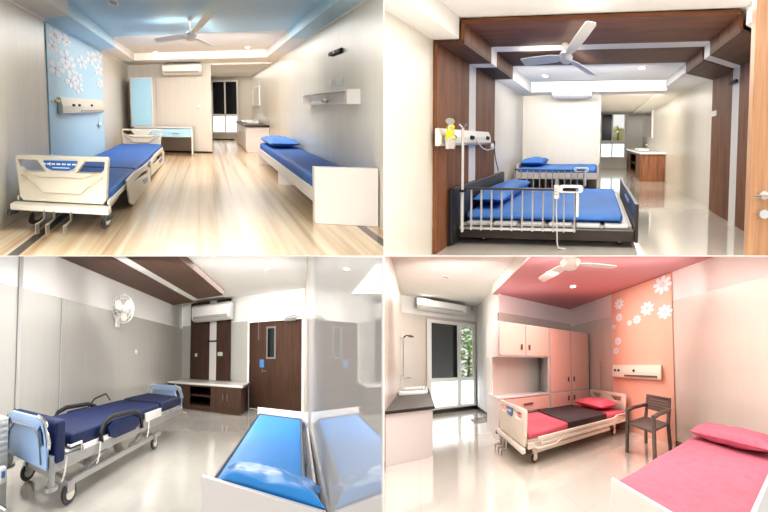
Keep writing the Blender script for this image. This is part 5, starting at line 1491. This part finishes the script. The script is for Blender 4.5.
for (px, py), v in ((D, 0.05), (Cc, 0.95)):
    ix, iy = mixp(0.97, v)
    bx_, by_ = mixp(1.10, v)
    obj('leg', MB().tube([(px, py, 0.0), (ix, iy, sz - 0.03), (ix, iy, sz + 0.03)], 0.026, 8), TAUPE, ch, smooth=True)
    back.append(((ix, iy, sz + 0.0), (bx_, by_, tb)))
bk = obj('backrest', MB().tube([back[0][0], back[0][1], back[1][1], back[1][0]], 0.026, 8), TAUPE, ch, smooth=True)
for q in range(5):
    f_ = 0.42 + q * 0.125
    p0 = Vector(back[0][0]).lerp(Vector(back[0][1]), f_)
    p1 = Vector(back[1][0]).lerp(Vector(back[1][1]), f_)
    up = (Vector(back[0][1]) - Vector(back[0][0])) * 0.052
    bq = bmesh.new()
    nn = Vector((0.012, 0, 0))
    vs_ = [bq.verts.new(c_ + o_ + n_) for c_ in (p0, p1) for o_, n_ in ((-up, nn), (up, nn), (up, -nn), (-up, -nn))]
    for k_ in range(4):
        bq.faces.new((vs_[k_], vs_[(k_ + 1) % 4], vs_[4 + (k_ + 1) % 4], vs_[4 + k_]))
    bq.faces.new(vs_[0:4]); bq.faces.new(vs_[4:8])
    m_ = MB()
    m_._add(bq)
    obj('slat', m_, TAUPE, bk)
for v in (0.03, 0.97):
    f0_ = mixp(0.02, v)
    f1_ = mixp(1.03, v)
    obj('armrest', MB().tube([(f0_[0], f0_[1], az), (f0_[0] * 0.7 + f1_[0] * 0.3, f0_[1] * 0.7 + f1_[1] * 0.3, az + 0.02), (f1_[0], f1_[1], az + 0.02)], 0.028, 8), TAUPE, ch, smooth=True)

# rose cot in the near corner
cz = 0.36
q0, q1 = (1.256, 0.937), (1.21, 0.545)
hq = (3.039, 0.856)
cot = thing('daybed', 'white laminate cot with rose pink sheet along the beige side wall', 'bed', Frame(R, q0[0], q0[1], 0))
CL, CW = hq[0] - q0[0] + 0.16, 0.66
obj('end_panel', MB().box(-0.03, -CW, 0, 0, 0.0, 0.40, 0.004), LAMINATE, cot)
obj('end_panel', MB().box(CL, -CW, 0, CL + 0.03, 0.0, 0.44, 0.004), LAMINATE, cot)
obj('side_board', MB().box(0, -0.02, 0.12, CL, 0, 0.30, 0.003), LAMINATE, cot)
nt = 0.24 - q0[1]
obj('side_board', MB().box(0, nt - 0.02, 0.12, CL, nt, 0.44, 0.003), LAMINATE, cot)
obj('mattress', MB().pad(0.005, nt + 0.005, 0.24, CL - 0.005, 0.01, cz, 0.03, 14, 0.007), ROSE, cot, smooth=True)
tag(obj('pillow', MB().cushion(CL - 0.44, nt + 0.02, 0, CL - 0.02, -0.01, 0.17, 20, 0.008, pinch=0.03), ROSE, None, Frame(R, q0[0], q0[1], cz + 0.02), smooth=True), 'rose pink pillow at the head of the rose pink cot', 'pillow')

# pink ceiling things
fs = (1.588, 1.76)
ceiling_fan(Frame(R, fs[0], fs[1], ZC - 0.003), 0.19, 0.62, [math.radians(a) for a in (95, 215, 335)], 'white ceiling fan under the rose pink ceiling', 0.13)
downlight(R, *(2.451, 2.65), ZC - 0.001, 'small lit downlight in the rose pink ceiling')
downlight(R, *(0.429, 4.118), ZW - 0.001, 'small dim round light in the white ceiling towards the window', False)


# ================================================================ dividers added to cover gaps between the rooms, and the cut at image quarters
def clip(o, co, no):
    me = o.data
    mw = o.matrix_world
    inv = mw.inverted()
    pc = inv @ Vector(co)
    pn = (mw.to_3x3().transposed() @ Vector(no)).normalized()
    d = [(v.co - pc).dot(pn) for v in me.vertices]
    if not d or max(d) <= 0:
        return
    bm = bmesh.new()
    bm.from_mesh(me)
    r = bmesh.ops.bisect_plane(bm, geom=bm.verts[:] + bm.edges[:] + bm.faces[:], plane_co=pc, plane_no=pn, clear_outer=True)
    es = [e for e in r['geom_cut'] if isinstance(e, bmesh.types.BMEdge)]
    if es:
        bmesh.ops.triangle_fill(bm, edges=es, use_beauty=True)
    bm.to_mesh(me)
    bm.free()


bpy.context.view_layer.update()
for o in list(scene.objects):
    if o.type == 'MESH' and o.name in ROOM:
        sx, sz = ROOM[o.name].quarter
        clip(o, (0.004 * sx, 0, 0), (-sx, 0, 0))  # cut just beside the camera axis, where the image quarters meet
        clip(o, (0, 0, 0.004 * sz), (0, 0, -sz))
        if len(o.data.polygons) == 0:
            bpy.data.objects.remove(o, do_unlink=True)


def slab(name, x0, y0, z0, x1, y1, z1, label):  # thin dividers added where the image quarters meet, covering gaps
    bm = bmesh.new()
    bmesh.ops.create_cube(bm, size=1)
    for v in bm.verts:
        v.co = Vector(((x0 + x1) / 2 + v.co.x * (x1 - x0), (y0 + y1) / 2 + v.co.y * (y1 - y0), (z0 + z1) / 2 + v.co.z * (z1 - z0)))
    me = bpy.data.meshes.new(name)
    bm.to_mesh(me)
    bm.free()
    me.materials.append(OFFWHITE)
    o = bpy.data.objects.new(name, me)
    C.objects.link(o)
    o['kind'] = 'structure'
    o['label'] = label


slab('seam_divider', -0.003, 7.5, 0.003, 0.003, 45, 12, 'added divider between the upper rooms')
slab('seam_divider', -0.003, 7.5, -12, 0.003, 32, -0.003, 'added divider between the lower rooms')
slab('seam_slab', -12, 7.5, -0.003, 12, 45, 0.003, 'added divider slab between the upper and lower rooms')
